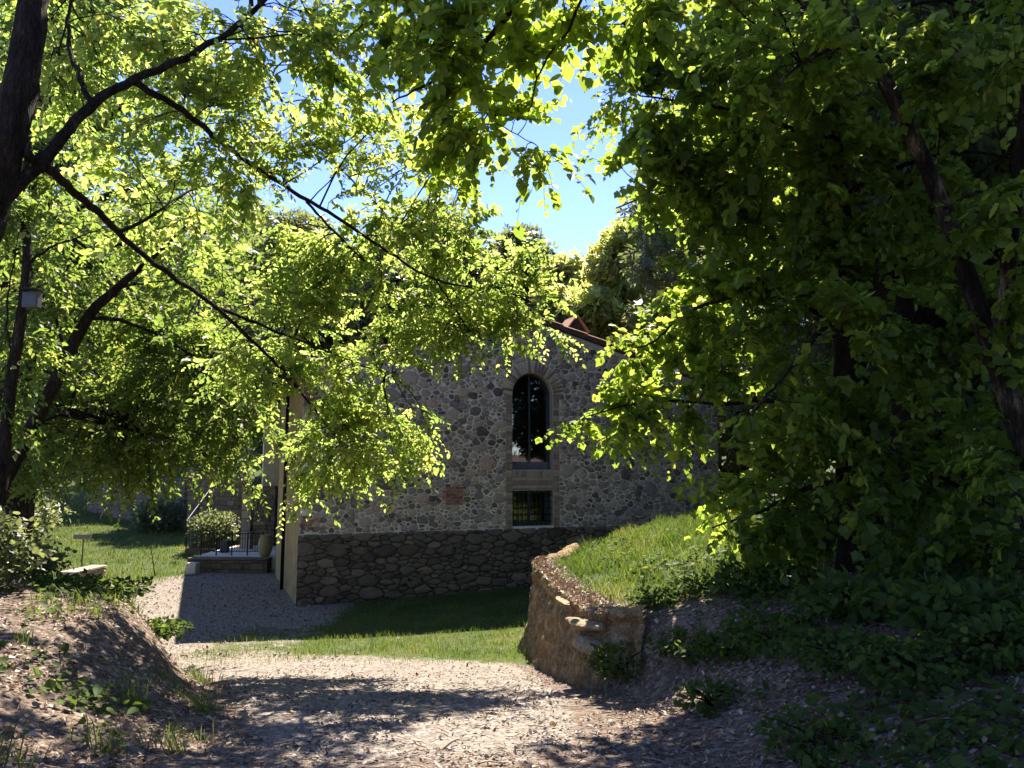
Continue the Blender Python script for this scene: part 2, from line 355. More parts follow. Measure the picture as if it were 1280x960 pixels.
# earth cut at the edge of the mound: a clay face with a ragged stony lip
def make_cliff():
    ys = np.concatenate([np.linspace(13.6, 12.4, 16), np.linspace(12.36, 8.3, 170), np.linspace(8.27, 7.75, 30)])
    xs = cliff_edge(ys); P = np.stack([xs, ys], -1)
    k = ys < 8.3; P[k, 0] += (8.3 - ys[k]) ** 1.5 * 1.1                      # the nose turns to the right
    k = ys > 12.4; P[k, 0] += (ys[k] - 12.4) * .5
    T = norm(np.gradient(P, axis=0)); Nn = np.stack([T[:, 1], -T[:, 0]], -1)
    if Nn[60, 0] > 0: Nn = -Nn
    nt_ = 48; V = []; S = np.concatenate([[0], np.cumsum(np.linalg.norm(np.diff(P, axis=0), axis=1))])
    for j in range(nt_):
        tt = j / (nt_ - 1)
        zt = ground_z(P[:, 0] + .5, P[:, 1], False) + .01; zb = ground_z(P[:, 0] - .55, P[:, 1], False) - .12
        z = zb + (zt - zb) * min(tt / .9, 1)
        o = .22 * (1 - tt) ** 1.2 + .05 * fbm(S * 1.0, z * .3 + 4, .16, 5, .7) - .11 * np.abs(fbm(S + 3, z * .35, .4, 4, .65)) + .05 * fbm(S, z, .5, 4, .7) + .03
        o = o + .05 * math.exp(-((tt - .86) / .06) ** 2) * (.6 + 1.2 * fbm(S, S * 0, .25, 4)) - .05 * math.exp(-((tt - .74) / .07) ** 2)
        if tt > .9: o = o - (tt - .9) / .1 * (.17 + .09 * fbm(S, S * 0 + 5, .3, 3)); z = z + .02 * math.sin((tt - .9) / .1 * math.pi) - .03 * max(0, (tt - .97) / .03)
        V.append(np.stack([P[:, 0] + Nn[:, 0] * o, P[:, 1] + Nn[:, 1] * o, z + .012 * fbm(S, z * 3, .1, 3)], -1))
    V = np.array(V); m_ = V.shape[1]; idx = np.arange(nt_ * m_).reshape(nt_, m_)
    q = np.stack([idx[:-1, :-1], idx[:-1, 1:], idx[1:, 1:], idx[1:, :-1]], -1).reshape(-1, 4)
    tag(link('earth_cut', mesh_np('earth_cut', V.reshape(-1, 3), q.ravel(), np.full(len(q), 4), M['earth'], smooth=True)), kind='structure')
make_cliff()

def rock_mesh(name, sx, sy, sz, seed, mat, seg=22):
    r = np.random.default_rng(seed); k = r.normal(0, 1, (14, 3)); k = norm(k); c = r.uniform(.45, .8, 14)
    th = np.linspace(0, math.pi, seg // 2 + 1); ph = np.linspace(0, 2 * math.pi, seg, endpoint=False); V = []
    for a in th:
        for b in ph: V.append([math.sin(a) * math.cos(b), math.sin(a) * math.sin(b), math.cos(a)])
    V = np.array(V); d = np.ones(len(V))
    for kk, cc in zip(k, c): d = np.minimum(d, cc / np.maximum(V @ kk, 1e-3))
    V = V * np.minimum(d, 1.0)[:, None] * np.array([sx, sy, sz]); V += r.normal(0, .012, V.shape) * min(sx, sy, sz)
    f = [[i * seg + j, (i + 1) * seg + j, (i + 1) * seg + (j + 1) % seg, i * seg + (j + 1) % seg] for i in range(seg // 2) for j in range(seg)]
    me = bpy.data.meshes.new(name); me.from_pydata([tuple(v) for v in V], [], f); me.materials.append(mat); me.update(); return me

def put_rock(px, py, Y, s, rot, seed, label, mat='rock'):
    p = at(px, py, Y); o = link('rock', rock_mesh('rock', *s, seed, M[mat])); o.location = tuple(p); o.rotation_euler = rot
    return tag(o, label, 'rock', 'rocks at the nose of the earth cut')
put_rock(734, 781, 8.18, (.34, .30, .10), (.05, .12, .5), 3, 'flat pale stone slab jutting from the top of the earth cut nose')
put_rock(738, 811, 8.08, (.30, .26, .12), (.1, .2, .2), 5, 'pale stone with a sharp edge halfway down the earth cut nose')
put_rock(726, 750, 9.2, (.30, .6, .05), (0, .05, .1), 9, 'long flat bare stone lying along the lip of the earth cut')

# ------------------------------------------------------------------ the stone house
HROOT = empty('stone_house', P0, 'rubble stone house with gabled tile roof and tall arched window at the centre', 'house')
EAVE, APEX, MID, DEEP = 4.98, 6.42, HW / 2, 11.0
def W(s, z, o=0.0):
    """front of the house: s along it, z up, o proud of it; relative to the house's base corner"""
    return s * DV + z * UP - o * NV
def roof_z(s): return APEX - (APEX - EAVE) * abs(s - MID) / MID
WL, WR, SILL, SPRING, RAD = 4.85, 5.91, 2.82, 4.62, .53
LWB, LWT = 1.50, 2.33
WC = (WL + WR) / 2
arch = [(WC + RAD * math.cos(a), SPRING + RAD * math.sin(a)) for a in np.linspace(0, math.pi, 19)]
hole1 = [(WL, SILL), (WR, SILL)] + arch
hole2 = [(WL, LWB), (WR, LWB), (WR, LWT), (WL, LWT)]
outer = [(0, -.6), (HW, -.6), (HW, EAVE), (MID, APEX), (0, EAVE)]

def front_wall():
    mb = MB(); polys = [outer, hole1, hole2]; flat = [p for q in polys for p in q]
    tris = tessellate_polygon([[Vector((x, y, 0)) for x, y in q] for q in polys])
    mb.add([W(x, y) for x, y in flat], [list(t_) for t_ in tris])
    mb.add([W(x, y, -.45) for x, y in flat], [list(t_)[::-1] for t_ in tris])
    for q in (hole1, hole2):
        k = len(q); v = [W(x, y) for x, y in q] + [W(x, y, -.45) for x, y in q]
        mb.add(v, [[i, (i + 1) % k, k + (i + 1) % k, k + i] for i in range(k)])
    o = mb.build('wall', M['mortar'], HROOT); o.data.materials.append(M['brick'])
    k = len(hole1) + len(hole2)
    for p_ in list(o.data.polygons)[-k:]: p_.material_index = 1
    return o
WALL = front_wall()
mb = MB()                                                        # the other walls
for (a, b, c) in ((0, 0, 0),):
    mb.box(W(0, -.6, 0) + .004 * NV, .42 * DV, 4.9 * NV, (EAVE + .6) * UP)
LEFTW = mb.build('side_wall', M['plaster'], HROOT)
mb = MB(); mb.box(W(1.7, -.6, 0) + 4.92 * NV, .4 * DV, (DEEP - 5.4) * NV, (EAVE + .7) * UP); mb.box(W(.02, -.6, 0) + 4.906 * NV, 1.68 * DV, .3 * NV, (EAVE + .6) * UP)
mb.build('rear_wing_wall', M['mortar_dark'], HROOT)
mb = MB(); mb.box(W(HW - .42, -.6, 0) + .46 * NV, .42 * DV, (DEEP - .46) * NV, (EAVE + .58) * UP); mb.build('side_wall', M['mortar'], HROOT)
mb = MB(); v = [W(x, y) + DEEP * NV for x, y in outer]; v2 = [p - .4 * NV for p in v]
mb.add(v + v2, [[4, 3, 2, 1, 0], [5, 6, 7, 8, 9]] + [[i, (i + 1) % 5, 5 + (i + 1) % 5, 5 + i] for i in range(5)]); mb.build('rear_wall', M['mortar'], HROOT)
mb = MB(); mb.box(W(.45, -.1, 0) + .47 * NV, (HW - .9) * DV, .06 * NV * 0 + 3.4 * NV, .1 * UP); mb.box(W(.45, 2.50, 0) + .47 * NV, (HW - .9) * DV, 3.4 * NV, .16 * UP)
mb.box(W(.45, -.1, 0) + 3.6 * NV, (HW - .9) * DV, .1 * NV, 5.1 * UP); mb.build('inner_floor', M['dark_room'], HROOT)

# --- stones: cells of a weighted Voronoi pattern, each one a rounded lump proud of the mortar
def clip(poly, a, b):
    """keep the side a.x <= b"""
    o = []; n_ = len(poly)
    for i in range(n_):
        p, q = poly[i], poly[(i + 1) % n_]; dp, dq = p[0] * a[0] + p[1] * a[1] - b, q[0] * a[0] + q[1] * a[1] - b
        if dp <= 0: o.append(p)
        if dp * dq < 0:
            k = dp / (dp - dq); o.append((p[0] + (q[0] - p[0]) * k, p[1] + (q[1] - p[1]) * k))
    return o

def stone_cells(s0, s1, z0, z1, radii, ok, clips, asp=.78, seed=1, gap=(.003, .021)):
    r_ = np.random.default_rng(seed); C = []; Rr = []; cell = {}
    for rad, tries in radii:
        for _ in range(tries):
            p = np.array([r_.uniform(s0, s1) * asp, r_.uniform(z0, z1)]); rr = rad * r_.uniform(.85, 1.2)
            if not ok(p[0] / asp, p[1], rr): continue
            gi, gj = int(p[0] / .3), int(p[1] / .3); bad = False
            for i in range(gi - 2, gi + 3):
                for j in range(gj - 2, gj + 3):
                    for k in cell.get((i, j), ()):
                        if (C[k][0] - p[0]) ** 2 + (C[k][1] - p[1]) ** 2 < (Rr[k] + rr) ** 2 * .93: bad = True; break
                    if bad: break
                if bad: break
            if bad: continue
            cell.setdefault((gi, gj), []).append(len(C)); C.append(p); Rr.append(rr)
    C = np.array(C); Rr = np.array(Rr); out = []
    for i in range(len(C)):
        h = Rr[i] * 2.6; c = C[i]; ang = np.linspace(0, 2 * math.pi, 6, endpoint=False) + r_.uniform(0, .6)
        poly = [(c[0] + h * math.cos(a), c[1] + h * math.sin(a)) for a in ang]
        d2 = ((C - c) ** 2).sum(1); near = np.argsort(d2)[1:26]; g = r_.uniform(*gap)
        for j in near:
            dv = C[j] - c; L = math.sqrt(d2[j]); a = dv / L
            b = a @ c + (d2[j] + Rr[i] ** 2 - Rr[j] ** 2) / (2 * L) - g
            poly = clip(poly, a, b)
            if len(poly) < 3: break
        if len(poly) < 3: continue
        poly = [(x / asp, y) for x, y in poly]
        for a, b in clips(poly): 
            poly = clip(poly, a, b)
            if len(poly) < 3: break
        if len(poly) < 3: continue
        P = np.array(poly)
        for _ in range(1):                    # soften corners
            Q = np.roll(P, -1, 0); P = np.stack([P * .82 + Q * .18, P * .18 + Q * .82], 1).reshape(-1, 2)
        keep = [0]
        for k in range(1, len(P)):
            if np.linalg.norm(P[k] - P[keep[-1]]) > .012: keep.append(k)
        P = P[keep]
        if len(P) < 5: continue
        x, y = P[:, 0], P[:, 1]; area = .5 * abs((x * np.roll(y, -1) - y * np.roll(x, -1)).sum())
        if area < .0012: continue
        P = P + r_.normal(0, .05, P.shape) * math.sqrt(area); out.append((area, P))
    out.sort(key=lambda q: -q[0]); return out

def stone_vf(P, proud, base, r_):
    c = P.mean(0); k = len(P); rings = []; tilt = r_.normal(0, .12, 2)
    hgt = proud * r_.uniform(.7, 1.25)
    for f_, h in ((1.0, -.012), (.965, hgt * .62), (.84, hgt * .95), (.45, hgt)):
        Q = c + (P - c) * f_; o = base + h + ((Q - c) @ tilt) * .35 * (1 if h > 0 else 0) + (r_.normal(0, .003, k) if h > 0 else 0)
        rings.append([W(x, y, oo) for (x, y), oo in zip(Q, o if h > 0 else [base + h] * k)])
    f = [[a * k + i, a * k + (i + 1) % k, (a + 1) * k + (i + 1) % k, (a + 1) * k + i] for a in range(3) for i in range(k)]
    f.append([3 * k + i for i in range(k)]); return [p for q in rings for p in q], f

def build_stones(cells, parent, name, rest, mat, proud, base, most, seed, tints):
    r_ = np.random.default_rng(seed); rb = MB()
    for i, (area, P) in enumerate(cells):
        # keep winding outwards
        x, y = P[:, 0], P[:, 1]
        if (x * np.roll(y, -1) - y * np.roll(x, -1)).sum() < 0: P = P[::-1]
        v, f = stone_vf(P, proud, base, r_); tn = float(np.clip(r_.normal(*tints), 0, 1))
        if r_.random() < .05: tn = r_.uniform(.8, 1)
        if i < most:
            b = MB(); b.add(v, f, tn); b.build(name, mat, parent, True)
        else: rb.add(v, f, tn)
    if rb.v: tag(rb.build(rest, mat, parent, True), kind='stuff')

SUR = .17                                                       # brick surround width
def ok_wall(s, z, r):
    if z > roof_z(s) - .20 - r * .6: return False
    if WL - SUR - r * .5 < s < WR + SUR + r * .5 and LWB - .1 - r * .5 < z < SPRING: return False
    if z >= SPRING - r and math.hypot(s - WC, z - SPRING) < RAD + .30 + r * .5 and z > SPRING - .05: return False
    if s < .30 + r * .4 and (z % .9) < .42: return False        # brick quoins at the corner
    return True
def clips_wall(poly):
    cx = sum(p[0] for p in poly) / len(poly); cz = sum(p[1] for p in poly) / len(poly); o = [((-1, 0), -.012), ((1, 0), HW - .02), ((0, -1), -1.475)]
    k = (APEX - EAVE) / MID
    for sg in (1, -1):                                          # under the verge
        L = math.hypot(1, k); o.append(((sg * k / L, 1 / L), (APEX - .12 + sg * k * MID) / L))
    if cz < SPRING + .1 and LWB - .15 < cz:
        if cx < WC: o.append(((1, 0), WL - SUR - .012))
        else: o.append(((-1, 0), -(WR + SUR + .012)))
    elif cz >= SPRING:
        d = np.array([WC - cx, SPRING - cz]); L = np.linalg.norm(d)
        if L < 1.6: d /= L; o.append((tuple(d), float(d @ np.array([WC, SPRING]) - RAD - .30)))
    return o
cells = stone_cells(0, HW, 1.46, APEX, [(.15, 22), (.105, 160), (.074, 1300), (.052, 7000), (.037, 15000), (.026, 20000)], ok_wall, clips_wall, seed=4)
build_stones(cells, WALL, 'stone', 'small_stones', M['stone'], .032, 0.0, 300, 5, (.36, .24))

# plinth of rougher, darker, longer stones
mb = MB(); mb.box(W(-.02, -.6, .04), (HW + .02) * DV, .039 * NV, 2.0 * UP); PLINTH = mb.build('plinth', M['mortar_dark'], HROOT)
cells = stone_cells(0, HW, -.3, 1.46, [(.12, 70), (.085, 600), (.060, 2600), (.042, 5000), (.028, 6000)], lambda s, z, r: True, lambda p: [((-1, 0), .012), ((0, 1), 1.455), ((1, 0), HW - .01)], asp=.5, seed=9, gap=(.002, .009))
build_stones(cells, PLINTH, 'plinth_stone', 'small_plinth_stones', M['stone_dark'], .045, .04, 260, 6, (.45, .2))

# --- bricks
def brick_mesh(name, w_, h_, d_, tn, mat):
    b = MB(); e = .006
    b.add([(-w_ / 2, -d_ / 2, -h_ / 2), (w_ / 2, -d_ / 2, -h_ / 2), (w_ / 2, -d_ / 2, h_ / 2), (-w_ / 2, -d_ / 2, h_ / 2),
           (-w_ / 2, d_ / 2 - e, -h_ / 2), (w_ / 2, d_ / 2 - e, -h_ / 2), (w_ / 2, d_ / 2 - e, h_ / 2), (-w_ / 2, d_ / 2 - e, h_ / 2),
           (-w_ / 2 + e, d_ / 2, -h_ / 2 + e), (w_ / 2 - e, d_ / 2, -h_ / 2 + e), (w_ / 2 - e, d_ / 2, h_ / 2 - e), (-w_ / 2 + e, d_ / 2, h_ / 2 - e)],
          [[0, 1, 2, 3]] + [[a, 4 + a, 4 + (a + 1) % 4, (a + 1) % 4] for a in range(4)] + [[4 + a, 8 + a, 8 + (a + 1) % 4, 4 + (a + 1) % 4] for a in range(4)] + [[11, 10, 9, 8]], tn)
    return b.mesh(name, mat)
BR = {}
def brick(parent, s, z, o, w_, h_, roll=0.0, mat='brick', d_=.12, name='brick'):
    key = (round(w_, 2), round(h_, 3), mat, random.randrange(5))
    if key not in BR: BR[key] = brick_mesh('brick', w_, h_, d_, random.random(), M[mat])
    ob = bpy.data.objects.new(name, BR[key]); COL.objects.link(ob); ob.parent = parent
    R = Matrix((( DV[0], -NV[0], 0), (DV[1], -NV[1], 0), (0, 0, 1))) @ Matrix.Rotation(-roll, 3, 'Y')
    ob.matrix_local = Matrix.Translation(Vector(W(s, z, o - d_ / 2 + random.uniform(-.004, .006)))) @ R.to_4x4(); return ob
random.seed(3)
SURR = MB()
SURR.box(W(WL - SUR, LWB - .16, .010), .165 * DV, .02 * NV, (SPRING - LWB + .16) * UP); SURR.box(W(WR + .005, LWB - .16, .010), .165 * DV, .02 * NV, (SPRING - LWB + .16) * UP)
SURR.box(W(WL + .001, LWT + .005, .008), (WR - WL - .002) * DV, .02 * NV, (SILL - LWT - .012) * UP)
SURR = SURR.build('window_surround', M['brick_joint'], HROOT)
z = LWB - .14; i = 0
while z < SPRING - .02:                                          # jambs, long and short courses
    for side in (-1, 1):
        ln = .15 if (i // 2) % 2 else .16
        if (i // 2) % 2 == 0:
            brick(SURR, (WL - .005 - ln / 2) if side < 0 else (WR + .005 + ln / 2), z + .027, .026, ln, .052)
        else:
            for q in (0, 1): brick(SURR, (WL - .005 - .038 - q * .08) if side < 0 else (WR + .005 + .038 + q * .08), z + .027, .026, .072, .052)
    z += .066; i += 1
for a in np.linspace(.03, math.pi - .03, 25):                     # voussoirs
    brick(SURR, WC + (RAD + .145) * math.cos(a), SPRING + (RAD + .145) * math.sin(a), .030, .27, .062, a)
for k in range(15): brick(SURR, WL + .04 + k * (WR - WL - .08) / 14, SILL - .10, .024, .055, .165)       # soldier course under the sill
for k in range(5): brick(SURR, WL + .11 + k * .21, LWT + .045, .024, .20, .055)
for k in range(6): brick(SURR, WL + .09 + k * .175, LWT + .185, .020, .165, .12)
for zc in np.arange(0, 5):                                        # red brick quoins at the corner
    for j in range(5):
        z = 1.80 + zc * .9 - .3 + j * .078
        if 1.52 < z < EAVE - .15:
            brick(WALL, .13 + (j % 2) * .04, z, .024, .25, .062, mat='brick_red')
            if (j + zc) % 2: brick(WALL, .42, z, .024, .24, .062, mat='brick_red')
for j in range(6):                                                # patch of brick in the rubble
    for q in range(2): brick(WALL, 3.25 + q * .25 + (j % 2) * .08, 2.05 + j * .07, .035, .23, .055, mat='brick_red')

# --- windows
def wbox(mb, s0, s1, z0, z1, o0, o1): mb.box(W(s0, z0, o1), (s1 - s0) * DV, (o1 - o0) * NV, (z1 - z0) * UP)
WIN = MB()                                                        # arched steel frame, set back in the reveal
def arc_bar(mb, r0, r1, o0, o1):
    aa = np.linspace(0, math.pi, 19)
    for a, b in zip(aa[:-1], aa[1:]):
        p = [(WC + r * math.cos(t_), SPRING + r * math.sin(t_)) for r, t_ in ((r0, a), (r1, a), (r1, b), (r0, b))]
        mb.add([W(x, y, o1) for x, y in p] + [W(x, y, o0) for x, y in p], [[0, 1, 2, 3], [7, 6, 5, 4], [1, 0, 4, 5], [3, 2, 6, 7]])
arc_bar(WIN, RAD - .055, RAD - .002, -.26, -.18)
wbox(WIN, WL + .002, WL + .055, SILL, SPRING, -.26, -.18); wbox(WIN, WR - .055, WR - .002, SILL, SPRING, -.26, -.18)
WIN = WIN.build('window', M['steel'], HROOT)
mb = MB(); wbox(mb, WL + .0551, WR - .0551, SILL + .002, SILL + .19, -.25, -.19); mb.build('kick_panel', M['kick'], WIN)
mb = MB(); wbox(mb, WC - .018, WC + .018, SILL + .191, SPRING + RAD - .056, -.245, -.195); mb.build('glazing_bar', M['steel'], WIN)
for x0, x1, sg in ((WL + .056, WC - .019, -1), (WC + .019, WR - .056, 1)):
    r = RAD - .057; pts = [(x0, SILL + .191), (x1, SILL + .191)]
    aa = [math.acos(np.clip((q - WC) / r, -1, 1)) for q in np.linspace(x1, x0, 10)]
    pts += [(WC + r * math.cos(a), SPRING + r * math.sin(a)) for a in aa]
    k = len(pts); mb = MB(); mb.add([W(x, y, -.215) for x, y in pts] + [W(x, y, -.222) for x, y in pts], [list(range(k)), list(range(k, 2 * k))[::-1]] + [[i, k + i, k + (i + 1) % k, (i + 1) % k] for i in range(k)])
    mb.build('pane', M['glass'], WIN)
for side in (0, 1):                                               # long folded curtains behind the glass
    n_ = 60; mb = MB(); xs = np.linspace(WL + .03, WC - .12, n_) if side == 0 else np.linspace(WC + .12, WR - .03, n_)
    o = -.36 - .035 * np.sin(np.arange(n_) * .95) - .01 * np.sin(np.arange(n_) * .37)
    v = [W(x, SILL - .02, oo) for x, oo in zip(xs, o)] + [W(x, SPRING + .45, oo) for x, oo in zip(xs, o)]
    mb.add(v, [[i, i + 1, n_ + i + 1, n_ + i] for i in range(n_ - 1)]); mb.build('curtain', M['curtain'], WIN, True)
LW = MB(); 
wbox(LW, WL + .002, WR - .002, LWB + .002, LWB + .07, -.30, -.22); wbox(LW, WL + .002, WR - .002, LWT - .06, LWT - .002, -.30, -.22)
wbox(LW, WL + .002, WL + .06, LWB + .071, LWT - .061, -.30, -.22); wbox(LW, WR - .06, WR - .002, LWB + .071, LWT - .061, -.30, -.22); wbox(LW, WC - .03, WC + .03, LWB + .071, LWT - .061, -.295, -.225)
LW = LW.build('cellar_window', M['steel'], HROOT)
for x0, x1 in ((WL + .061, WC - .031), (WC + .031, WR - .061)):
    mb = MB(); wbox(mb, x0, x1, LWB + .072, LWT - .062, -.262, -.255); mb.build('pane', M['glass'], LW)
for k in range(9):
    s = WL + .06 + k * (WR - WL - .12) / 8; mb = MB(); mb.tube([W(s, LWB + .001, -.06), W(s, LWT - .001, -.06)], .011, 6); mb.build('grille_bar', M['iron'], LW)
for k in range(5):
    z = LWB + .1 + k * .155; mb = MB(); mb.tube([W(WL + .001, z, -.075), W(WR - .001, z, -.078)], .010, 6); mb.build('grille_bar', M['iron'], LW)

# --- roof: slabs, rafters' verge, curved clay tiles
ROOF = MB(); OV, VG = .30, .16
kz = (APEX - EAVE) / MID
for sg in (-1, 1):
    e = MID + OV; v = []
    for oo in (VG, -DEEP - .2):
        for x, dz in ((0, 0), (e, 0), (e, .07), (0, .07)):
            v.append(W(MID + sg * x, APEX + .01 - kz * x + dz, oo))
    q = [[0, 1, 2, 3], [7, 6, 5, 4], [0, 4, 5, 1], [1, 5, 6, 2], [2, 6, 7, 3], [3, 7, 4, 0]]
    ROOF.add(v, q)
ROOF = ROOF.build('roof', M['timber'], HROOT)
def tile_vf(L=.42, r0=.085, r1=.068, th_=.014, n_=7, up=True):
    v = []; a = np.linspace(0, math.pi, n_)
    for y, r in ((0, r0), (L, r1)):
        for rr in (r, r - th_): v += [(rr * math.cos(t_), y, rr * math.sin(t_) * (1 if up else -1) * .75) for t_ in a]
    k = n_; f = []
    for i in range(k - 1):
        f += [[i, i + 1, 2 * k + i + 1, 2 * k + i], [k + i + 1, k + i, 3 * k + i, 3 * k + i + 1], [i + 1, i, k + i, k + i + 1], [2 * k + i, 2 * k + i + 1, 3 * k + i + 1, 3 * k + i]]
    f += [[0, 2 * k, 3 * k, k], [k - 1, 2 * k - 1, 4 * k - 1, 3 * k - 1]]
    return np.array(v), f
TV, TF = tile_vf(); TM = []
for k in range(4):
    b = MB(); b.add(TV, TF, .15 + .25 * k); TM.append(b.mesh('roof_tile', M['tile'], True))
rest = MB(); cosr = 1 / math.hypot(1, kz)
def tile_frame(sg, dist, oo, lift):
    """upslope axis and place of a tile whose foot lies dist metres down the slope"""
    u = norm(-sg * DV + kz * UP); side = -NV; nn = norm(np.cross(u, side)) ; 
    if nn[2] < 0: nn = -nn
    x = dist * cosr; p = W(MID + sg * x, APEX + .08 - kz * x, oo) + nn * lift
    R = np.stack([np.cross(u, nn), u, nn], 1); return p, R
slope_len = (MID + OV) / cosr
for sg in (-1, 1):
    for c in range(int((DEEP + .3) / .19)):
        oo = VG - .06 - c * .19
        for rr in range(int(slope_len / .34)):
            p, R = tile_frame(sg, slope_len - rr * .34 + random.uniform(-.015, .015), oo, .015 + .012 * (rr % 2))
            if c == 0:
                ob = link('roof_tile', random.choice(TM), ROOF); ob.matrix_local = Matrix.Translation(Vector(p)) @ Matrix(R.tolist()).to_4x4()
            elif c < 14 or rr < 2:
                rest.add(TV @ R.T + p, TF, random.random())
tag(rest.build('field_tiles', M['tile'], ROOF, True), kind='stuff')
mb = MB()
for k in range(26):
    y0 = VG - k * .42; a = np.linspace(0, math.pi, 9); 
    for dr in (0,):
        v = [W(MID + (.13 - dr) * math.cos(t_), APEX + .10 + .10 * math.sin(t_), y0) for t_ in a] + [W(MID + .12 * math.cos(t_), APEX + .09 + .10 * math.sin(t_), y0 - .45) for t_ in a]
        mb.add(v, [[i, i + 1, 9 + i + 1, 9 + i] for i in range(8)], random.random())
mb.build('ridge_tiles', M['tile'], ROOF, True)
for sg in (-1, 1):                                                # pale board and brick course under the verge
    mb = MB(); L = MID + .0
    v = [W(MID + sg * x, APEX - .005 - kz * x + dz, oo) for oo in (.05, .002) for x, dz in ((.001, 0), (L, 0), (L, -.10), (.001, -.10))]
    mb.add(v, [[0, 1, 2, 3], [7, 6, 5, 4], [0, 4, 5, 1], [1, 5, 6, 2], [2, 6, 7, 3], [3, 7, 4, 0]]); mb.build('verge_course', M['cream'], ROOF)
# little brick chimney with two leaning tiles as its cap
CH_S, CH_O = 6.95, -1.0; cz0 = roof_z(CH_S) - .15
CHIM = MB(); CHIM.box(W(CH_S - .30, cz0, CH_O + .25), .60 * DV, .5 * NV, .55 * UP); CHIM = CHIM.build('chimney', M['mortar'], ROOF)
cmb = MB(); top = cz0 + .55
for j in range(7):
    for k in range(3):
        for face in (0, 1):
            x0 = CH_S - .308 + k * .205 + (.0 if j % 2 else -.0); 
            if face == 0: cmb.box(W(x0 + .004, cz0 + .004 + j * .078, CH_O + .262), .196 * DV, .03 * NV, .068 * UP, random.random())
            elif k < 2: cmb.box(W(CH_S - .312, cz0 + .004 + j * .078, CH_O + .225 - k * .24), .03 * DV, .225 * NV, .068 * UP, random.random()); cmb.box(W(CH_S + .282, cz0 + .004 + j * .078, CH_O + .225 - k * .24), .03 * DV, .225 * NV, .068 * UP, random.random())
tag(cmb.build('chimney_bricks', M['brick_red'], ROOF), kind='stuff')
for sg in (-1, 1):
    mb = MB(); a = W(CH_S + sg * .36, top + .004, CH_O + .34); b = W(CH_S + sg * .03, top + .42, CH_O + .34); nn = norm(np.cross(b - a, NV)) * .035
    mb.box(a, b - a, .68 * NV, nn * sg, .4); mb.build('chimney_cap', M['tile'], ROOF)
mb = MB(); tri_ = [(-.27, .0), (.27, .0), (0, .36)]; v = [W(CH_S + x, top + .006 + y, oo) for oo in (CH_O + .28, CH_O - .28) for x, y in tri_]; mb.add(v, [[0, 1, 2], [5, 4, 3], [0, 3, 4, 1], [1, 4, 5, 2], [2, 5, 3, 0]]); mb.build('chimney_shade_fill', M['dark_room'], ROOF)  # solid dark prism under the cap, standing in for the shaded opening
# downpipe and gutter on the left side
mb = MB(); g0 = W(-.10, 0, 0) + 2.2 * NV; mb.tube([g0 + (EAVE - .25) * UP, g0 + .03 * UP], .042, 10); mb.build('downpipe', M['iron'], HROOT, True)
mb = MB(); mb.tube([W(-OV - .06, EAVE - OV * kz + .02, .2), W(-OV - .06, EAVE - OV * kz - .0, 0) + 11 * NV], .07, 10); mb.build('gutter', M['iron'], HROOT, True)
# ------------------------------------------------------------------ trees
def leaf_template(kind):
    if kind == 'ovate':                                            # two folded halves
        v = [(0, 0, 0), (.28, .27, .07), (.68, .23, .05), (1, 0, -.08), (.68, -.23, .05), (.28, -.27, .07)]
        f = [[0, 3, 2, 1], [0, 5, 4, 3]]
    elif kind == 'narrow':
        v = [(0, 0, 0), (.3, .17, .05), (.7, .15, .03), (1, 0, -.12), (.7, -.15, .03), (.3, -.17, .05)]
        f = [[0, 3, 2, 1], [0, 5, 4, 3]]
    elif kind == 'lobed':                                          # five-lobed broad leaf
        v = [(.02, 0, 0), (.02, .32, .05), (.26, .37, .05), (.50, .52, .0), (.64, .33, .05), (1, 0, -.14), (.64, -.33, .05), (.50, -.52, .0), (.26, -.37, .05), (.02, -.32, .05), (.36, 0, 0)]
        f = [[10, 0, 9, 8], [10, 8, 7, 6], [10, 6, 5], [10, 5, 4], [10, 4, 3, 2], [10, 2, 1, 0]]
    elif kind == 'round':                                          # heart-shaped broad leaf
        v = [(.05, 0, 0), (0, .2, .03), (.22, .40, .06), (.58, .34, .05), (1, 0, -.12), (.58, -.34, .05), (.22, -.40, .06), (0, -.2, .03)]
        f = [[0, 4, 3, 2, 1], [0, 7, 6, 5, 4]]
    elif kind == 'tuft':                                           # small spray of three leaves, for far crowns
        v = []; f = []
        for a, zz in ((0, .1), (1.0, -.05), (-1.0, .0)):
            o = len(v); c, s_ = math.cos(a), math.sin(a)
            for x, y, z_ in ((0, -.03, 0), (1, -.05, zz * .5), (.5, .34, zz)): v.append((x * c - y * s_, x * s_ + y * c, z_))
            f.append([o, o + 1, o + 2])
    return np.array(v, float), f

def leaves_mesh(name, P, D, Nn, S, kind, tint, mat):
    v, f = leaf_template(kind); k = len(v); N_ = len(P)
    D = norm(D); B = norm(np.cross(Nn, D)); Nn = np.cross(D, B)
    curl = rng.uniform(.3, 1.5, (N_, 1)); wide = rng.uniform(.85, 1.15, (N_, 1))
    V = P[:, None] + S[:, None, None] * (v[None, :, :1] * D[:, None] + (v[None, :, 1] * wide)[..., None] * B[:, None] + (v[None, :, 2] * curl)[..., None] * Nn[:, None])
    fl = np.concatenate([np.array(q) for q in f]); lt = np.array([len(q) for q in f])
    F_ = (fl[None] + (np.arange(N_) * k)[:, None]).ravel()
    return mesh_np(name, V.reshape(-1, 3), F_, np.tile(lt, N_), mat, np.repeat(tint, k), False)

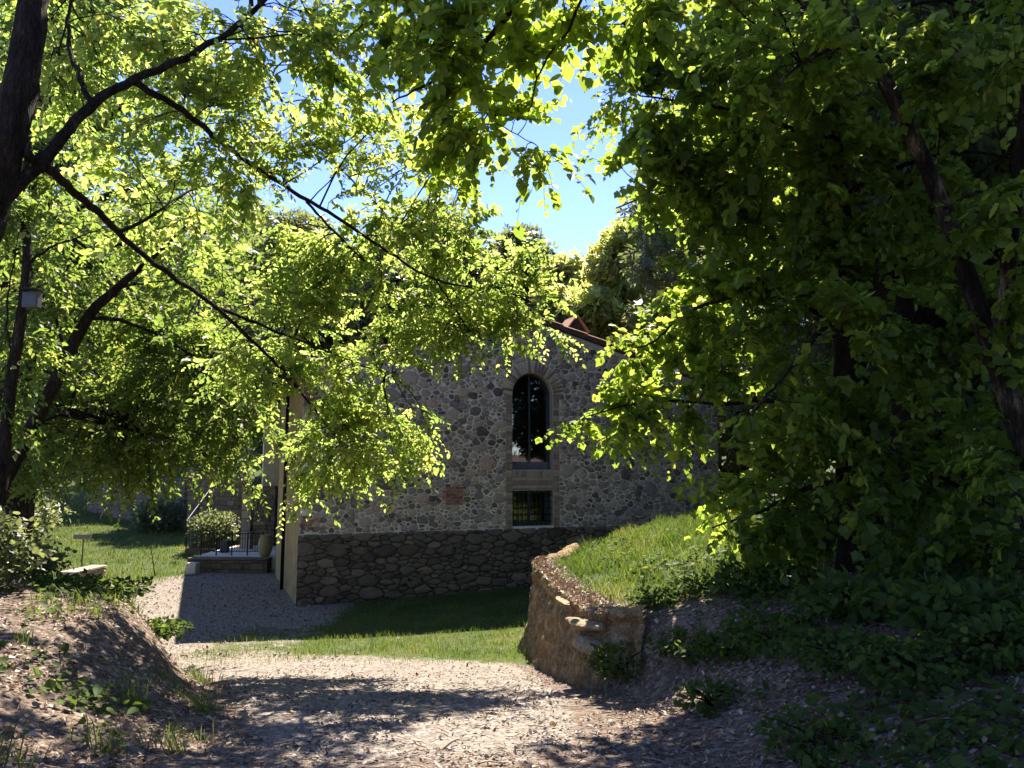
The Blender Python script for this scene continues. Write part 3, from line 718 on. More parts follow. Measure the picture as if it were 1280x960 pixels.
def tubes_mesh(name, A, mat, n=3):
    """many thin tubes at once; A (N, m, 3) points, radii taper given as (N, m)"""
    pts, rad = A; N_, m_ = rad.shape; T = norm(np.gradient(pts, axis=1)); X = norm(np.cross(T, np.array([.31, .2, .93]))); Y = np.cross(T, X)
    ang = np.linspace(0, 2 * math.pi, n, endpoint=False)
    V = pts[:, :, None] + rad[:, :, None, None] * (np.cos(ang)[:, None] * X[:, :, None] + np.sin(ang)[:, None] * Y[:, :, None])
    i, j = np.meshgrid(np.arange(m_ - 1), np.arange(n), indexing='ij'); i = i.ravel(); j = j.ravel(); j2 = (j + 1) % n
    q = np.stack([i * n + j, i * n + j2, (i + 1) * n + j2, (i + 1) * n + j], -1)
    Fq = (q[None] + (np.arange(N_) * m_ * n)[:, None, None]).reshape(-1, 4)
    return mesh_np(name, V.reshape(-1, 3), Fq.ravel(), np.full(len(Fq), 4), mat, smooth=True)

def grow(limb_pts, clusters, spray_n=9, leaf_n=15, spray_len=.5, leaf=.085, layered=.75, droop=.25, dens=1.0):
    """branchlets from the limbs into each cluster, sprays along them, leaves along the sprays"""
    LP = np.concatenate(limb_pts); br = []; brr = []
    for (c, r, nb) in clusters:
        for _ in range(max(1, round(nb * dens))):
            q = rng.normal(0, 1, 3); q = q / np.linalg.norm(q) * rng.uniform(.15, 1) ** .45; e = c + q * r
            d = np.linalg.norm(LP - e, axis=1) * rng.uniform(.75, 1.5, len(LP)); a = LP[np.argmin(d)]
            L = np.linalg.norm(e - a); tt = np.linspace(0, 1, 7)[:, None]
            bow = np.array([rng.normal(0, .12), rng.normal(0, .12), .10 + rng.normal(0, .06)]) * L
            p = a + (e - a) * tt + bow * (4 * tt * (1 - tt)) + rng.normal(0, .02 * L, (7, 3)) * np.sin(tt * math.pi)
            br.append(p); brr.append((.0045 + .0042 * L) * np.linspace(1, .35, 7))
    br = np.array(br); brr = np.array(brr); N_ = len(br)
    # sprays
    t_ = rng.uniform(.28, 1.0, (N_, spray_n)) ** .8; t_[:, 0] = 1; f_ = t_ * 5.999; i0 = np.minimum(f_.astype(int), 5); fr_ = (f_ - i0)[..., None]
    k = np.arange(N_)[:, None]; B0 = br[k, i0] * (1 - fr_) + br[k, i0 + 1] * fr_; Tg = norm(br[k, i0 + 1] - br[k, i0])
    sd_ = rng.normal(0, 1, Tg.shape); sd_[..., 2] *= .45; dirn = norm(Tg * .8 + norm(sd_) * .9); dirn[:, 0] = Tg[:, 0]
    B0 = B0.reshape(-1, 3); dirn = dirn.reshape(-1, 3); M_ = len(B0); SL = spray_len * rng.uniform(.55, 1.3, M_)
    tt = np.linspace(0, 1, 4)[None, :, None]
    sp = B0[:, None] + dirn[:, None] * SL[:, None, None] * tt - UP * (droop * SL)[:, None, None] * tt ** 2 * rng.uniform(.2, 1.6, M_)[:, None, None]
    spr = np.linspace(.0038, .0014, 4)[None] * np.ones((M_, 1))
    # leaves along each spray, alternating, in a roughly level plane
    tl = np.linspace(.10, 1, leaf_n)[None, :] + rng.normal(0, .02, (M_, leaf_n)); tl = np.clip(tl, 0, 1); f_ = tl * 2.999; i0 = f_.astype(int); fr_ = (f_ - i0)[..., None]; k = np.arange(M_)[:, None]
    LP_ = sp[k, i0] * (1 - fr_) + sp[k, i0 + 1] * fr_; T2 = norm(sp[k, i0 + 1] - sp[k, i0])
    pn = norm(UP * layered * .7 + np.array(SUND) * .5 + rng.normal(0, .45, (M_, 3)))[:, None]
    side = norm(np.cross(np.broadcast_to(pn, T2.shape), T2)); sg = np.where(np.arange(leaf_n) % 2, 1, -1)[None, :, None]
    sg = np.where((np.arange(leaf_n) == leaf_n - 1)[None, :, None], 0, sg)
    Dl = norm(T2 * .75 + side * sg * rng.uniform(.6, 1.3, (M_, leaf_n, 1)) + rng.normal(0, .22, T2.shape) - UP * .18)
    Nl = norm(pn + rng.normal(0, .45, T2.shape))
    S = leaf * rng.uniform(.75, 1.2, (M_, 1)) * np.clip(rng.normal(1, .26, (M_, leaf_n)), .35, 1.5); tint = np.clip(rng.normal(.5, .2, (M_, 1)) + rng.normal(0, .15, (M_, leaf_n)), 0, 1)
    return (br, brr), (sp, spr), (LP_.reshape(-1, 3), Dl.reshape(-1, 3), Nl.reshape(-1, 3), S.ravel(), tint.ravel())

def px_cluster(px, py, Y, rx, ry, rd, nb):
    """cluster seen at a photo pixel, Y metres ahead; radii in photo pixels, depth radius in metres"""
    return (at(px, py, Y), np.array([rx * Y / F, rd, ry * Y / F]), nb)

def build_tree(name, label, trunk, tr, limbs, clusters, kind, lmat, bark='bark', group=None, singles=0, keep=None, crown_names=True, tree_cat='tree', tn=18, **kw):
    """trunk: 3-D points from the ground up; limbs: list of (points, r0, r1)"""
    base = np.array(trunk[0], float); R_ = empty(name, base, label, tree_cat, group)
    tp = spline(trunk, 12); rad = np.interp(np.linspace(0, 1, len(tp)), np.linspace(0, 1, len(tr)), tr) * (1 + .05 * fbm(np.arange(len(tp)) * .35, np.zeros(len(tp)), 1.0, 3))
    v, f = tube_vf(tp, rad, tn, True, .045); b = MB(); b.add(v - base, f); b.build('trunk', M[bark], R_, True)
    lps = [tp[len(tp) // 3:]]
    for pts, r0, r1 in limbs:
        q = spline(pts, 6); q[1:-1] += rng.normal(0, .006, q[1:-1].shape); v, f = tube_vf(q, np.linspace(r0, r1, len(q)), 8, True, .06)
        b = MB(); b.add(v - base, f); b.build('limb', M[bark], R_, True); lps.append(q)
    bt, sp, lv = grow(lps, clusters, **kw)
    P, D, Nn, S, tint = lv
    if keep is not None:
        k = keep(P); P, D, Nn, S, tint = P[k], D[k], Nn[k], S[k], tint[k]
    tag(link('branchlets', tubes_mesh('branchlets', (bt[0] - base, bt[1]), M[bark], 5), R_), kind='stuff')
    tag(link('twigs', tubes_mesh('twigs', (sp[0] - base, sp[1]), M[bark], 3), R_), kind='stuff')
    if singles:                                                    # the leaves that show largest are leaves of their own
        x, y, dep = proj(P); big = np.where((x > 0) & (x < 1280) & (y > 0) & (y < 960) & (dep > 1), S / dep, 0); o = np.argsort(-big)[:singles]
        lm = [leaves_mesh('leaf', np.zeros((1, 3)), np.array([[1.0, 0, 0]]), np.array([[0, 0, 1.0]]), np.ones(1), kind, np.array([tt_]), M[lmat]) for tt_ in (.25, .45, .6, .8)]
        for i in o:
            d = norm(D[i]); bb = norm(np.cross(Nn[i], d)); n2 = np.cross(d, bb); mtx = np.eye(4); mtx[:3, 0] = d * S[i]; mtx[:3, 1] = bb * S[i]; mtx[:3, 2] = n2 * S[i]; mtx[:3, 3] = P[i] - base
            ob = bpy.data.objects.new('leaf', lm[int(np.clip(tint[i] * 4, 0, 3.99))]); COL.objects.link(ob); ob.parent = R_; ob.matrix_local = Matrix(mtx.tolist())
        k = np.ones(len(P), bool); k[o] = False; P, D, Nn, S, tint = P[k], D[k], Nn[k], S[k], tint[k]
    tag(link('crown', leaves_mesh('crown', P - base, D, Nn, S, kind, tint, M[lmat]), R_), kind='stuff')
    return R_

PC = px_cluster
def pts(*a): return [at(*q) for q in a]

# --- big tree at the left edge: its limbs arch over the view towards the house
def left_tree():
    Y = 5.2; top = at(45, -20, Y); b = np.array([-4.45, 5.0, 0]); b[2] = ground_z(b[0], b[1]) - .1
    trunk = [b, at(-115, 560, 5.1), at(-38, 330, 5.2), at(4, 190, 5.2), at(34, 60, 5.3), at(50, -120, 5.5), at(60, -420, 5.7)]
    A = pts((-14, 265, 5.2), (60, 195, 5.35), (110, 135, 5.6), (170, 98, 5.9), (260, 58, 6.4), (325, 5, 6.8), (400, -80, 7.2))
    A2 = pts((165, 101, 5.9), (230, 140, 6.4), (300, 195, 7.1), (365, 238, 7.8), (430, 278, 8.5), (485, 315, 9.0), (545, 350, 9.5), (612, 362, 9.9), (660, 372, 10.2))
    A3 = pts((545, 350, 9.5), (568, 385, 9.8), (590, 415, 10), (625, 432, 10.2))
    A4 = pts((383, 252, 8.0), (420, 292, 8.6), (465, 335, 9.2), (482, 350, 9.5), (480, 372, 9.6))
    A5 = pts((300, 24, 6.7), (335, 95, 7.4), (375, 160, 8.1), (420, 205, 8.6), (470, 255, 9), (515, 292, 9.4), (560, 310, 9.8))
    A6 = pts((455, 296, 8.8), (500, 292, 9.2), (545, 300, 9.5), (590, 322, 9.9))
    B = pts((30, 190, 5.2), (62, 212, 5.4), (95, 242, 5.8), (130, 272, 6.2), (170, 312, 6.7), (215, 345, 7.2), (265, 380, 7.8), (320, 430, 8.6), (360, 470, 9.2), (400, 520, 9.9), (430, 560, 10.3))
    B2 = pts((270, 384, 7.9), (330, 408, 8.5), (385, 430, 9.1), (440, 452, 9.6), (490, 470, 10))
    B3 = pts((150, 290, 6.4), (190, 270, 6.8), (235, 240, 7.3), (290, 225, 7.8))
    Cc = pts((115, 133, 5.6), (100, 95, 5.7), (85, 50, 5.9), (90, -20, 6.1))
    limbs = [(A, .048, .018), (A2, .030, .009), (A3, .012, .005), (A4, .016, .006), (A5, .015, .006), (A6, .009, .004), (B, .037, .011), (B2, .018, .006), (B3, .018, .006), (Cc, .025, .012)]
    cl = [PC(600, 340, 10.0, 95, 62, .8, 34), PC(520, 300, 9.6, 110, 60, .9, 38), PC(560, 395, 10.0, 95, 45, .7, 26), PC(650, 400, 10.4, 55, 52, .6, 16), PC(430, 390, 9.4, 110, 60, .9, 40),
          PC(420, 290, 8.8, 110, 70, .6, 20), PC(340, 350, 8.6, 110, 80, .5, 15), PC(430, 480, 9.8, 70, 45, .7, 20), PC(470, 548, 10.2, 78, 44, .6, 26), PC(400, 560, 10.2, 70, 50, .6, 20),
          PC(330, 450, 9.2, 80, 60, .8, 24), PC(240, 260, 7.3, 120, 80, .4, 17), PC(190, 170, 6.7, 140, 90, .4, 20), PC(330, 160, 7.3, 110, 90, .4, 18), PC(450, 190, 8.4, 110, 70, .8, 20),
          PC(120, 60, 6.4, 130, 80, .4, 20), PC(260, 40, 7.0, 140, 70, .4, 18), PC(400, 60, 6.8, 110, 60, .6, 17), PC(480, 120, 7.4, 90, 70, .6, 14), PC(560, 190, 8.9, 70, 45, .6, 12),
          PC(380, 610, 10.4, 40, 26, .4, 6), PC(560, 440, 10.2, 60, 24, .5, 7)]
    extra = [(np.array([x_, y_, z_]), np.array([1.5, 1.0, .7]), 18) for x_, y_, z_ in ((-5, 8.6, 10.2), (-3.2, 8.8, 10.6), (-1.4, 8.6, 10.4), (-4.2, 7.2, 9.4), (-2.4, 7.2, 9.8), (-.4, 8, 9.8))]  # unseen clusters added above the frame to shade the upper-left leaves
    return build_tree('arching_tree', 'large tree at the left edge whose long thin limbs arch toward the arched window', trunk, [.25, .18, .135, .122, .108, .09, .06], limbs, cl + extra, 'ovate', 'leaf_hornbeam', singles=150, leaf=.069, spray_len=.44, spray_n=9, leaf_n=15, dens=.64)
left_tree()

# --- slender leaning stem, lower left
def leaning_tree():
    b = at(-70, 720, 9.4); b[2] = ground_z(b[0], b[1]) - .1
    trunk = [b, at(-25, 650, 9.4), at(10, 590, 9.4), at(55, 505, 9.5), at(108, 400, 9.6), at(140, 366, 9.7), at(175, 335, 9.8)]
    limbs = [(pts((112, 398, 9.6), (150, 400, 9.8), (200, 420, 10.2), (250, 452, 10.6), (285, 480, 11)), .03, .010), (pts((85, 445, 9.5), (75, 420, 9.6), (70, 380, 9.7), (82, 340, 9.8), (95, 300, 9.9)), .02, .008),
             (pts((175, 335, 9.8), (215, 300, 10), (250, 262, 10.3)), .03, .01), (pts((40, 535, 9.5), (75, 520, 9.8), (130, 530, 10.4), (190, 545, 11)), .02, .007), (pts((150, 360, 9.7), (190, 352, 9.9), (235, 350, 10.2)), .016, .006)]
    cl = [PC(90, 400, 10.2, 110, 70, .9, 26), PC(180, 450, 10.6, 100, 60, .8, 34), PC(230, 500, 11, 80, 50, .8, 26), PC(90, 520, 10.4, 110, 60, .8, 36), PC(180, 570, 11, 75, 45, .7, 34), PC(60, 590, 10.2, 90, 36, .7, 22), PC(265, 550, 11.4, 40, 38, .5, 10), PC(250, 410, 10.6, 80, 55, .7, 20), PC(60, 310, 10.2, 90, 60, .8, 18), PC(300, 590, 11.6, 30, 26, .4, 6), PC(330, 560, 11.6, 40, 40, .5, 10), PC(60, 480, 13, 100, 80, .8, 30), PC(170, 400, 13, 110, 70, .8, 30), PC(150, 530, 13, 100, 60, .7, 26), PC(110, 600, 12.6, 90, 34, .6, 18), PC(300, 380, 12.5, 80, 60, .7, 18)]
    return build_tree('leaning_tree', 'slender dark stem leaning right from the lower left edge under bright leaves', trunk, [.12, .10, .09, .08, .068, .056, .042], limbs, cl, 'ovate', 'leaf_lime', leaf=.078, spray_len=.5, spray_n=9, leaf_n=14, dens=.58)
leaning_tree()

def thin_tree():
    b = at(-10, 700, 8.2); b[2] = ground_z(b[0], b[1]) - .1
    trunk = [b, at(4, 580, 8.2), at(14, 480, 8.3), at(26, 400, 8.3), at(34, 320, 8.4), at(30, 240, 8.5), at(45, 120, 8.7)]
    limbs = [(pts((33, 330, 8.4), (62, 310, 8.5), (95, 297, 8.7), (130, 285, 9)), .018, .007), (pts((18, 450, 8.3), (8, 400, 8.3), (15, 340, 8.3), (24, 290, 8.3)), .012, .006)]
    cl = [PC(60, 300, 8.8, 80, 60, .7, 12), PC(40, 180, 8.9, 80, 70, .7, 12), PC(20, 440, 8.6, 50, 60, .5, 8), PC(10, 560, 8.6, 40, 40, .5, 6), PC(20, 40, 9, 70, 60, .6, 10)]
    return build_tree('thin_tree', 'thin upright stem at the left edge carrying the small floodlight', trunk, [.075, .065, .06, .055, .05, .04, .025], limbs, cl, 'ovate', 'leaf_lime', leaf=.07, spray_len=.42, tn=8, dens=.7)
thin_tree()

# --- broad-leaved tree on the right mound; its lit fringe hangs in front of the house
def right_tree():
    b = at(1078, 735, 8.2); b[2] = ground_z(b[0], b[1]) - .1
    trunk = [b, at(1074, 640, 8.3), at(1066, 540, 8.4), at(1060, 400, 8.5), at(1045, 250, 8.6), at(1020, 60, 8.8), at(990, -200, 9.2), at(960, -480, 9.6)]
    def limb(*a): return (pts(*a), .035, .008)
    limbs = [limb((1060, 420, 8.5), (1000, 380, 8.6), (930, 370, 8.8), (860, 390, 9), (820, 425, 9.2), (780, 438, 9.3)), limb((1064, 520, 8.4), (990, 500, 8.5), (900, 505, 8.7), (820, 500, 8.9), (735, 520, 9.1)),
             limb((1050, 300, 8.6), (980, 270, 8.7), (900, 240, 8.9), (830, 240, 9), (770, 260, 9.1)), limb((1035, 180, 8.7), (960, 150, 8.6), (880, 130, 8.5), (800, 120, 8.4)), limb((1068, 600, 8.3), (1010, 610, 8.2), (950, 640, 8.1), (890, 660, 8)),
             limb((1062, 450, 8.5), (1130, 420, 8.3), (1200, 420, 8), (1270, 450, 7.7)), limb((1066, 560, 8.4), (1140, 580, 8.1), (1220, 620, 7.7), (1280, 660, 7.4)), limb((1045, 250, 8.6), (1120, 210, 8.3), (1200, 190, 8), (1280, 200, 7.8)),
             limb((1055, 380, 8.5), (1020, 420, 7.9), (980, 470, 7.4), (940, 520, 7)), limb((1020, 60, 8.8), (1100, 20, 8.6), (1180, 0, 8.4), (1270, 20, 8.2)), limb((1010, 0, 8.9), (930, -30, 8.8), (850, -40, 8.7), (790, 10, 8.6))]
    cl = [PC(800, 440, 9.3, 34, 20, .4, 6), PC(872, 400, 9.1, 56, 36, .7, 13), PC(770, 520, 9.1, 52, 26, .5, 8), PC(850, 500, 8.9, 60, 30, .6, 9), PC(930, 440, 8.8, 80, 60, .9, 20), PC(915, 320, 8.9, 72, 60, .8, 19), PC(842, 225, 9.0, 62, 55, .8, 16), PC(790, 170, 8.8, 55, 50, .7, 10),
          PC(900, 200, 8.7, 90, 70, .9, 30), PC(830, 90, 8.5, 75, 60, .8, 20), PC(930, 90, 8.6, 100, 80, .9, 32), PC(990, 330, 8.4, 90, 80, .9, 22), PC(1000, 520, 8.0, 80, 60, .8, 18), PC(950, 585, 8.2, 55, 34, .6, 8), PC(985, 680, 7.9, 60, 36, .5, 8), PC(915, 640, 8.1, 30, 24, .4, 3),
          PC(1090, 420, 8, 100, 90, .9, 20), PC(1090, 560, 7.8, 100, 80, .9, 18), PC(1200, 450, 7.6, 100, 90, .9, 20), PC(1200, 600, 7.4, 100, 70, .9, 16), PC(1080, 250, 8.3, 110, 90, .9, 22), PC(1200, 280, 7.9, 110, 90, .9, 20), PC(1080, 100, 8.4, 110, 90, .9, 20), PC(1210, 110, 8.1, 110, 90, .9, 20), PC(1110, 670, 7.4, 80, 30, .6, 6), PC(1220, 680, 7.0, 80, 30, .6, 6), PC(860, 20, 8.5, 90, 50, .8, 12), PC(1010, 180, 8.6, 80, 80, .9, 18)]
    extra = [(np.array([x_, y_, z_]), np.array([1.6, 1.4, .9]), 14) for x_, y_, z_ in ((5.5, 8, 9.5), (6.5, 10, 9), (3.3, 10.2, 9.6), (4.6, 10.6, 10.6), (2.6, 9.6, 8.8))]  # out-of-view crown clusters, some added to shade the lower right ground
    return build_tree('maple_tree', 'broad-leaved tree on the right mound with sunlit fringe hanging before the house', trunk, [.26, .22, .19, .17, .15, .13, .1, .05], limbs, cl + extra, 'lobed', 'leaf_maple', singles=200, leaf=.088, spray_len=.47, spray_n=9, leaf_n=12, droop=.3, dens=.72)
right_tree()

def right_leaning():
    b = at(1330, 760, 6.6); b[2] = ground_z(b[0], b[1]) - .1
    trunk = [b, at(1300, 610, 6.8), at(1245, 450, 7.0), at(1205, 335, 7.1), at(1165, 225, 7.2), at(1110, 110, 7.3), at(1050, 0, 7.4), at(960, -180, 7.7)]
    limbs = [(pts((1245, 450, 7.0), (1260, 340, 6.8), (1275, 200, 6.6), (1290, 60, 6.4), (1300, -100, 6.2)), .07, .04), (pts((1090, 70, 7.3), (1050, 60, 7), (1000, 80, 6.6), (960, 120, 6.3)), .025, .008), (pts((1180, 260, 7.1), (1230, 240, 6.8), (1280, 250, 6.5)), .02, .008)]
    cl = [PC(1240, 60, 6.6, 90, 60, .7, 9), PC(1000, 60, 6.8, 100, 50, .7, 9), PC(1270, 300, 6.4, 60, 80, .6, 7), PC(900, -60, 6.8, 120, 70, .8, 12), PC(1050, -120, 7, 140, 80, .9, 14)]
    return build_tree('pale_barked_tree', 'tree with mottled pale trunk leaning left across the dark upper right foliage', trunk, [.12, .105, .092, .084, .076, .068, .06, .04], limbs, cl, 'lobed', 'leaf_maple', bark='bark_pale', leaf=.09, spray_len=.46, spray_n=9, leaf_n=11)
right_leaning()

# --- branch of a tree standing beside the camera, hanging into the top of the view
def overhead_tree():
    b = np.array([3.6, 1.6, 0]); b[2] = ground_z(b[0], b[1]) - .1
    trunk = [b, b + [0, .1, 2], b + [-.2, .3, 4], b + [-.5, .8, 6.2], b + [-.8, 1.2, 8.4], b + [-.9, 1.4, 10.5]]
    limbs = [([b + np.array([-.4, .6, 5.2]), at(830, -420, 4.2), at(730, -170, 5.2), at(650, -10, 5.9), at(600, 60, 6.2), at(545, 98, 6.5), at(490, 128, 6.8)], .05, .007),
             ([at(730, -170, 5.2), at(740, -60, 5.5), at(715, 30, 5.8), at(680, 80, 6.1), at(660, 140, 6.4)], .018, .005), ([at(650, -10, 5.9), at(560, -20, 6.1), at(480, 10, 6.4), at(420, 60, 6.7)], .016, .005),
             ([at(600, 60, 6.2), at(600, 110, 6.5), at(615, 150, 6.7), at(665, 178, 6.9)], .010, .004), ([b + np.array([-.6, .9, 6.8]), at(930, -300, 5.2), at(840, -60, 5.8), at(780, 30, 6.1)], .03, .006)]
    cl = [PC(600, 60, 6.3, 90, 55, .5, 12), PC(690, 12, 6, 85, 30, .5, 9), PC(520, 40, 6.5, 80, 55, .5, 9), PC(590, 130, 6.6, 75, 36, .4, 9), PC(540, 180, 6.9, 70, 34, .4, 7), PC(655, 125, 6.6, 36, 20, .3, 3), PC(440, 40, 6.8, 70, 50, .5, 6), PC(805, 40, 6.1, 50, 40, .4, 6), PC(690, 205, 6.9, 40, 16, .2, 2), PC(610, -60, 6.0, 120, 60, .7, 12), PC(760, -90, 5.6, 120, 70, .7, 12)]
    extra = [(np.array([x_, y_, z_]), np.array([1.3, 1.2, .8]), 9) for x_, y_, z_ in ((3, 3.5, 9), (3.6, 1, 9.5), (1.8, .2, 9), (5, 2.5, 8.5))]
    return build_tree('overhead_tree', 'dark leafy branch hanging into the top centre of the view against the sky', trunk, [.22, .18, .15, .12, .08, .05], limbs, cl + extra, 'round', 'leaf_maple', singles=150, leaf=.088, spray_len=.42, spray_n=8, leaf_n=10, dens=.8)
overhead_tree()

# --- trees further off
def far_tree(name, label, x, y, h, r, kind, lmat, n_leaf, size, group, low=.15, lobes=26, seed=0, shape=1.0):
    rr = np.random.default_rng(seed + 100); z0 = float(ground_z(x, y, False)); base = np.array([x, y, z0 - .2]); R_ = empty(name, base, label, 'tree', group)
    lean = rr.normal(0, .04 * h, 2); top = np.array([lean[0], lean[1], h * .9]); tp = spline([(0, 0, 0), (lean[0] * .2 + .05 * r, 0, h * .35), (lean[0] * .6, lean[1] * .5, h * .65), top], 5)
    b = MB(); b.tube(tp, np.linspace(.028 * h, .006 * h, len(tp)), 10, True, .06); b.build('trunk', M['bark'], R_, True)
    cen = []; 
    for k in range(lobes):
        tt = low + (1 - low) * (k + .5) / lobes; a = k * 2.399 + rr.uniform(-.4, .4); prof = (math.sin(math.pi * min(max((tt - low) / (1 - low), 0), 1) ** .75) ** .6) * shape + (1 - shape) * (1 - tt)
        d = r * prof * rr.uniform(.45, .95); c = np.array([d * math.cos(a) + lean[0] * tt, d * math.sin(a) + lean[1] * tt, tt * h]); cen.append((c, r * rr.uniform(.26, .46)))
        s0 = tp[min(int(tt * .8 * len(tp)), len(tp) - 1)]
        if k % 2 == 0:
            q = spline([s0, (s0 + c) / 2 + [0, 0, .1 * r], c], 4); b = MB(); b.tube(q, np.linspace(.008 * h, .002 * h, len(q)), 6); b.build('limb', M['bark'], R_, True)
    wts = np.array([c[1] ** 2 for c in cen]); wts /= wts.sum(); which = rr.choice(len(cen), n_leaf, p=wts)
    C = np.array([c[0] for c in cen])[which]; Rr = np.array([c[1] for c in cen])[which]
    q = norm(rr.normal(0, 1, (n_leaf, 3))); P = C + q * (Rr * rr.uniform(.35, 1.08, n_leaf) ** .6)[:, None] * np.array([1, 1, .75])
    D = norm(q * .5 + rr.normal(0, .6, q.shape) - UP * .25); Nn = norm(q * .5 + UP * .7 + rr.normal(0, .5, q.shape)); tint = np.clip(rr.normal(.5, .15, len(cen))[which] + rr.normal(0, .12, n_leaf), 0, 1)
    tag(link('crown', leaves_mesh('crown', P, D, Nn, size * rr.uniform(.6, 1.3, n_leaf), kind, tint, M[lmat]), R_), kind='stuff'); return R_

# beyond the house
for i, (px, Y, py, r, mt, lab) in enumerate([
        (560, 40, 262, 4.2, 'leaf_dark', 'dark evergreen whose blunt top shows beyond the bright leaves left of the sky gap'),
        (655, 42, 300, 3.4, 'leaf_dark', 'dark evergreen sloping down into the sky gap behind the chimney'),
        (700, 36, 318, 2.6, 'leaf_olive', 'yellowing tree left of the chimney line behind the roof ridge'),
        (765, 34, 292, 2.7, 'leaf_olive', 'tall olive-green tree rising right of the chimney behind the roof'),
        (830, 40, 240, 3.6, 'leaf_dark', 'dark tree half hidden behind the maple fringe right of the sky gap'),
        (725, 33, 372, 1.9, 'leaf_dark', 'low dark tree directly behind the chimney'),
        (470, 36, 300, 4.0, 'leaf_dark', 'dark evergreen behind the left half of the house roof'),
        (380, 40, 285, 3.8, 'leaf_dark', 'dark evergreen behind the left corner of the house'),
        (270, 46, 265, 4.2, 'leaf_dark', 'dark evergreen above the stone terrace'),
        (170, 50, 255, 4.4, 'leaf_dark', 'dark evergreen at the far end of the lawn right of the signpost'),
        (60, 50, 262, 4.4, 'leaf_olive', 'olive tree at the far end of the lawn left of the signpost'),
        (-60, 47, 250, 4.6, 'leaf_dark', 'dark tree at the far end of the lawn by the left edge')]):
    p = at(px, py, Y); g = float(ground_z(p[0], Y, False)); far_tree('far_tree', lab, p[0], Y, p[2] - g, r, 'tuft', mt, 8000, .43, 'trees on the hillside beyond the house', .08, 30, i)
# the wood on the right that shades the mound
for i, (x, y, h, r, lab) in enumerate([(7.7, 13.6, 15, 3.4, 'nearest dark tree of the wood behind the maple on the right'), (10.5, 11.0, 15, 3.6, 'dark tree of the wood at the far right edge'), (8.5, 18.5, 17, 3.8, 'dark tree of the wood just right of the house'), (13.0, 16.5, 17, 4.0, 'dark tree deep in the wood on the right'), (14.5, 23, 18, 4.2, 'rearmost dark tree of the wood on the right'), (7.4, 25.5, 15, 3.4, 'dark tree of the wood showing behind the right end of the roof')]):
    far_tree('wood_tree', lab, x, y, h, r, 'tuft', 'leaf_dark', 11000, .30, 'wood on the right', .05, 34, i + 40)
far_tree('wood_tree', 'slim dark tree added close behind the maple trunk for its shade', 5.6, 11.6, 14, 2.6, 'tuft', 'leaf_dark', 9000, .24, 'wood on the right', .32, 30, 61)  # tree added so that its shadow covers the ground on the right
far_tree('lime_tree', 'tall green tree filling the upper left behind the dark trunk', -9.8, 15, 14.5, 4.0, 'tuft', 'leaf_lime', 15000, .19, None, .28, 44, 71)
far_tree('lime_tree', 'tall green tree at the left edge beyond the leaning stem', -13.5, 19, 15, 4.0, 'tuft', 'leaf_lime', 11000, .22, None, .2, 40, 72)
far_tree('wood_tree', 'unseen tree added to the right of the viewpoint to block sky light', 7.8, 3.2, 12, 3.0, 'tuft', 'leaf_dark', 9000, .26, 'wood behind the viewpoint', .12, 30, 90)  # tree out of view, added to cut sky light on the right bank
# trees round and behind the viewer: their shade and their reflection in the window belong to the place
for i, (x, y, h, r, lab) in enumerate([(-7, -9, 7.5, 3.0, 'left tree of the wood behind the viewpoint'), (-1, -13, 8.5, 3.4, 'middle tree of the wood behind the viewpoint'), (6, -10, 8, 3.2, 'right tree of the wood behind the viewpoint')]):
    far_tree('wood_tree', lab, x, y, h, r, 'tuft', 'leaf_hornbeam', 5000, .34, 'wood behind the viewpoint', .25, 22, i + 80)

# ------------------------------------------------------------------ things in the courtyard and on the lawn
def rough_block(sx, sy, sz, r_, tn):
    """chamfered, slightly skewed stone block centred on its foot"""
    b = MB(); v = []
    for zz, k in ((0, .96), (.15, 1.0), (.85, 1.0), (1.0, .93)):
        for x, y in ((-.5, -.5), (.5, -.5), (.5, .5), (-.5, .5)): v.append((x * sx * k + r_.normal(0, .02) * sx * .5, y * sy * k + r_.normal(0, .02) * sy * .5, zz * sz))
    f = [[3, 2, 1, 0], [12, 13, 14, 15]] + [[a * 4 + i, a * 4 + (i + 1) % 4, a * 4 + 4 + (i + 1) % 4, a * 4 + 4 + i] for a in range(3) for i in range(4)]
    b.add(v, f, tn); return b

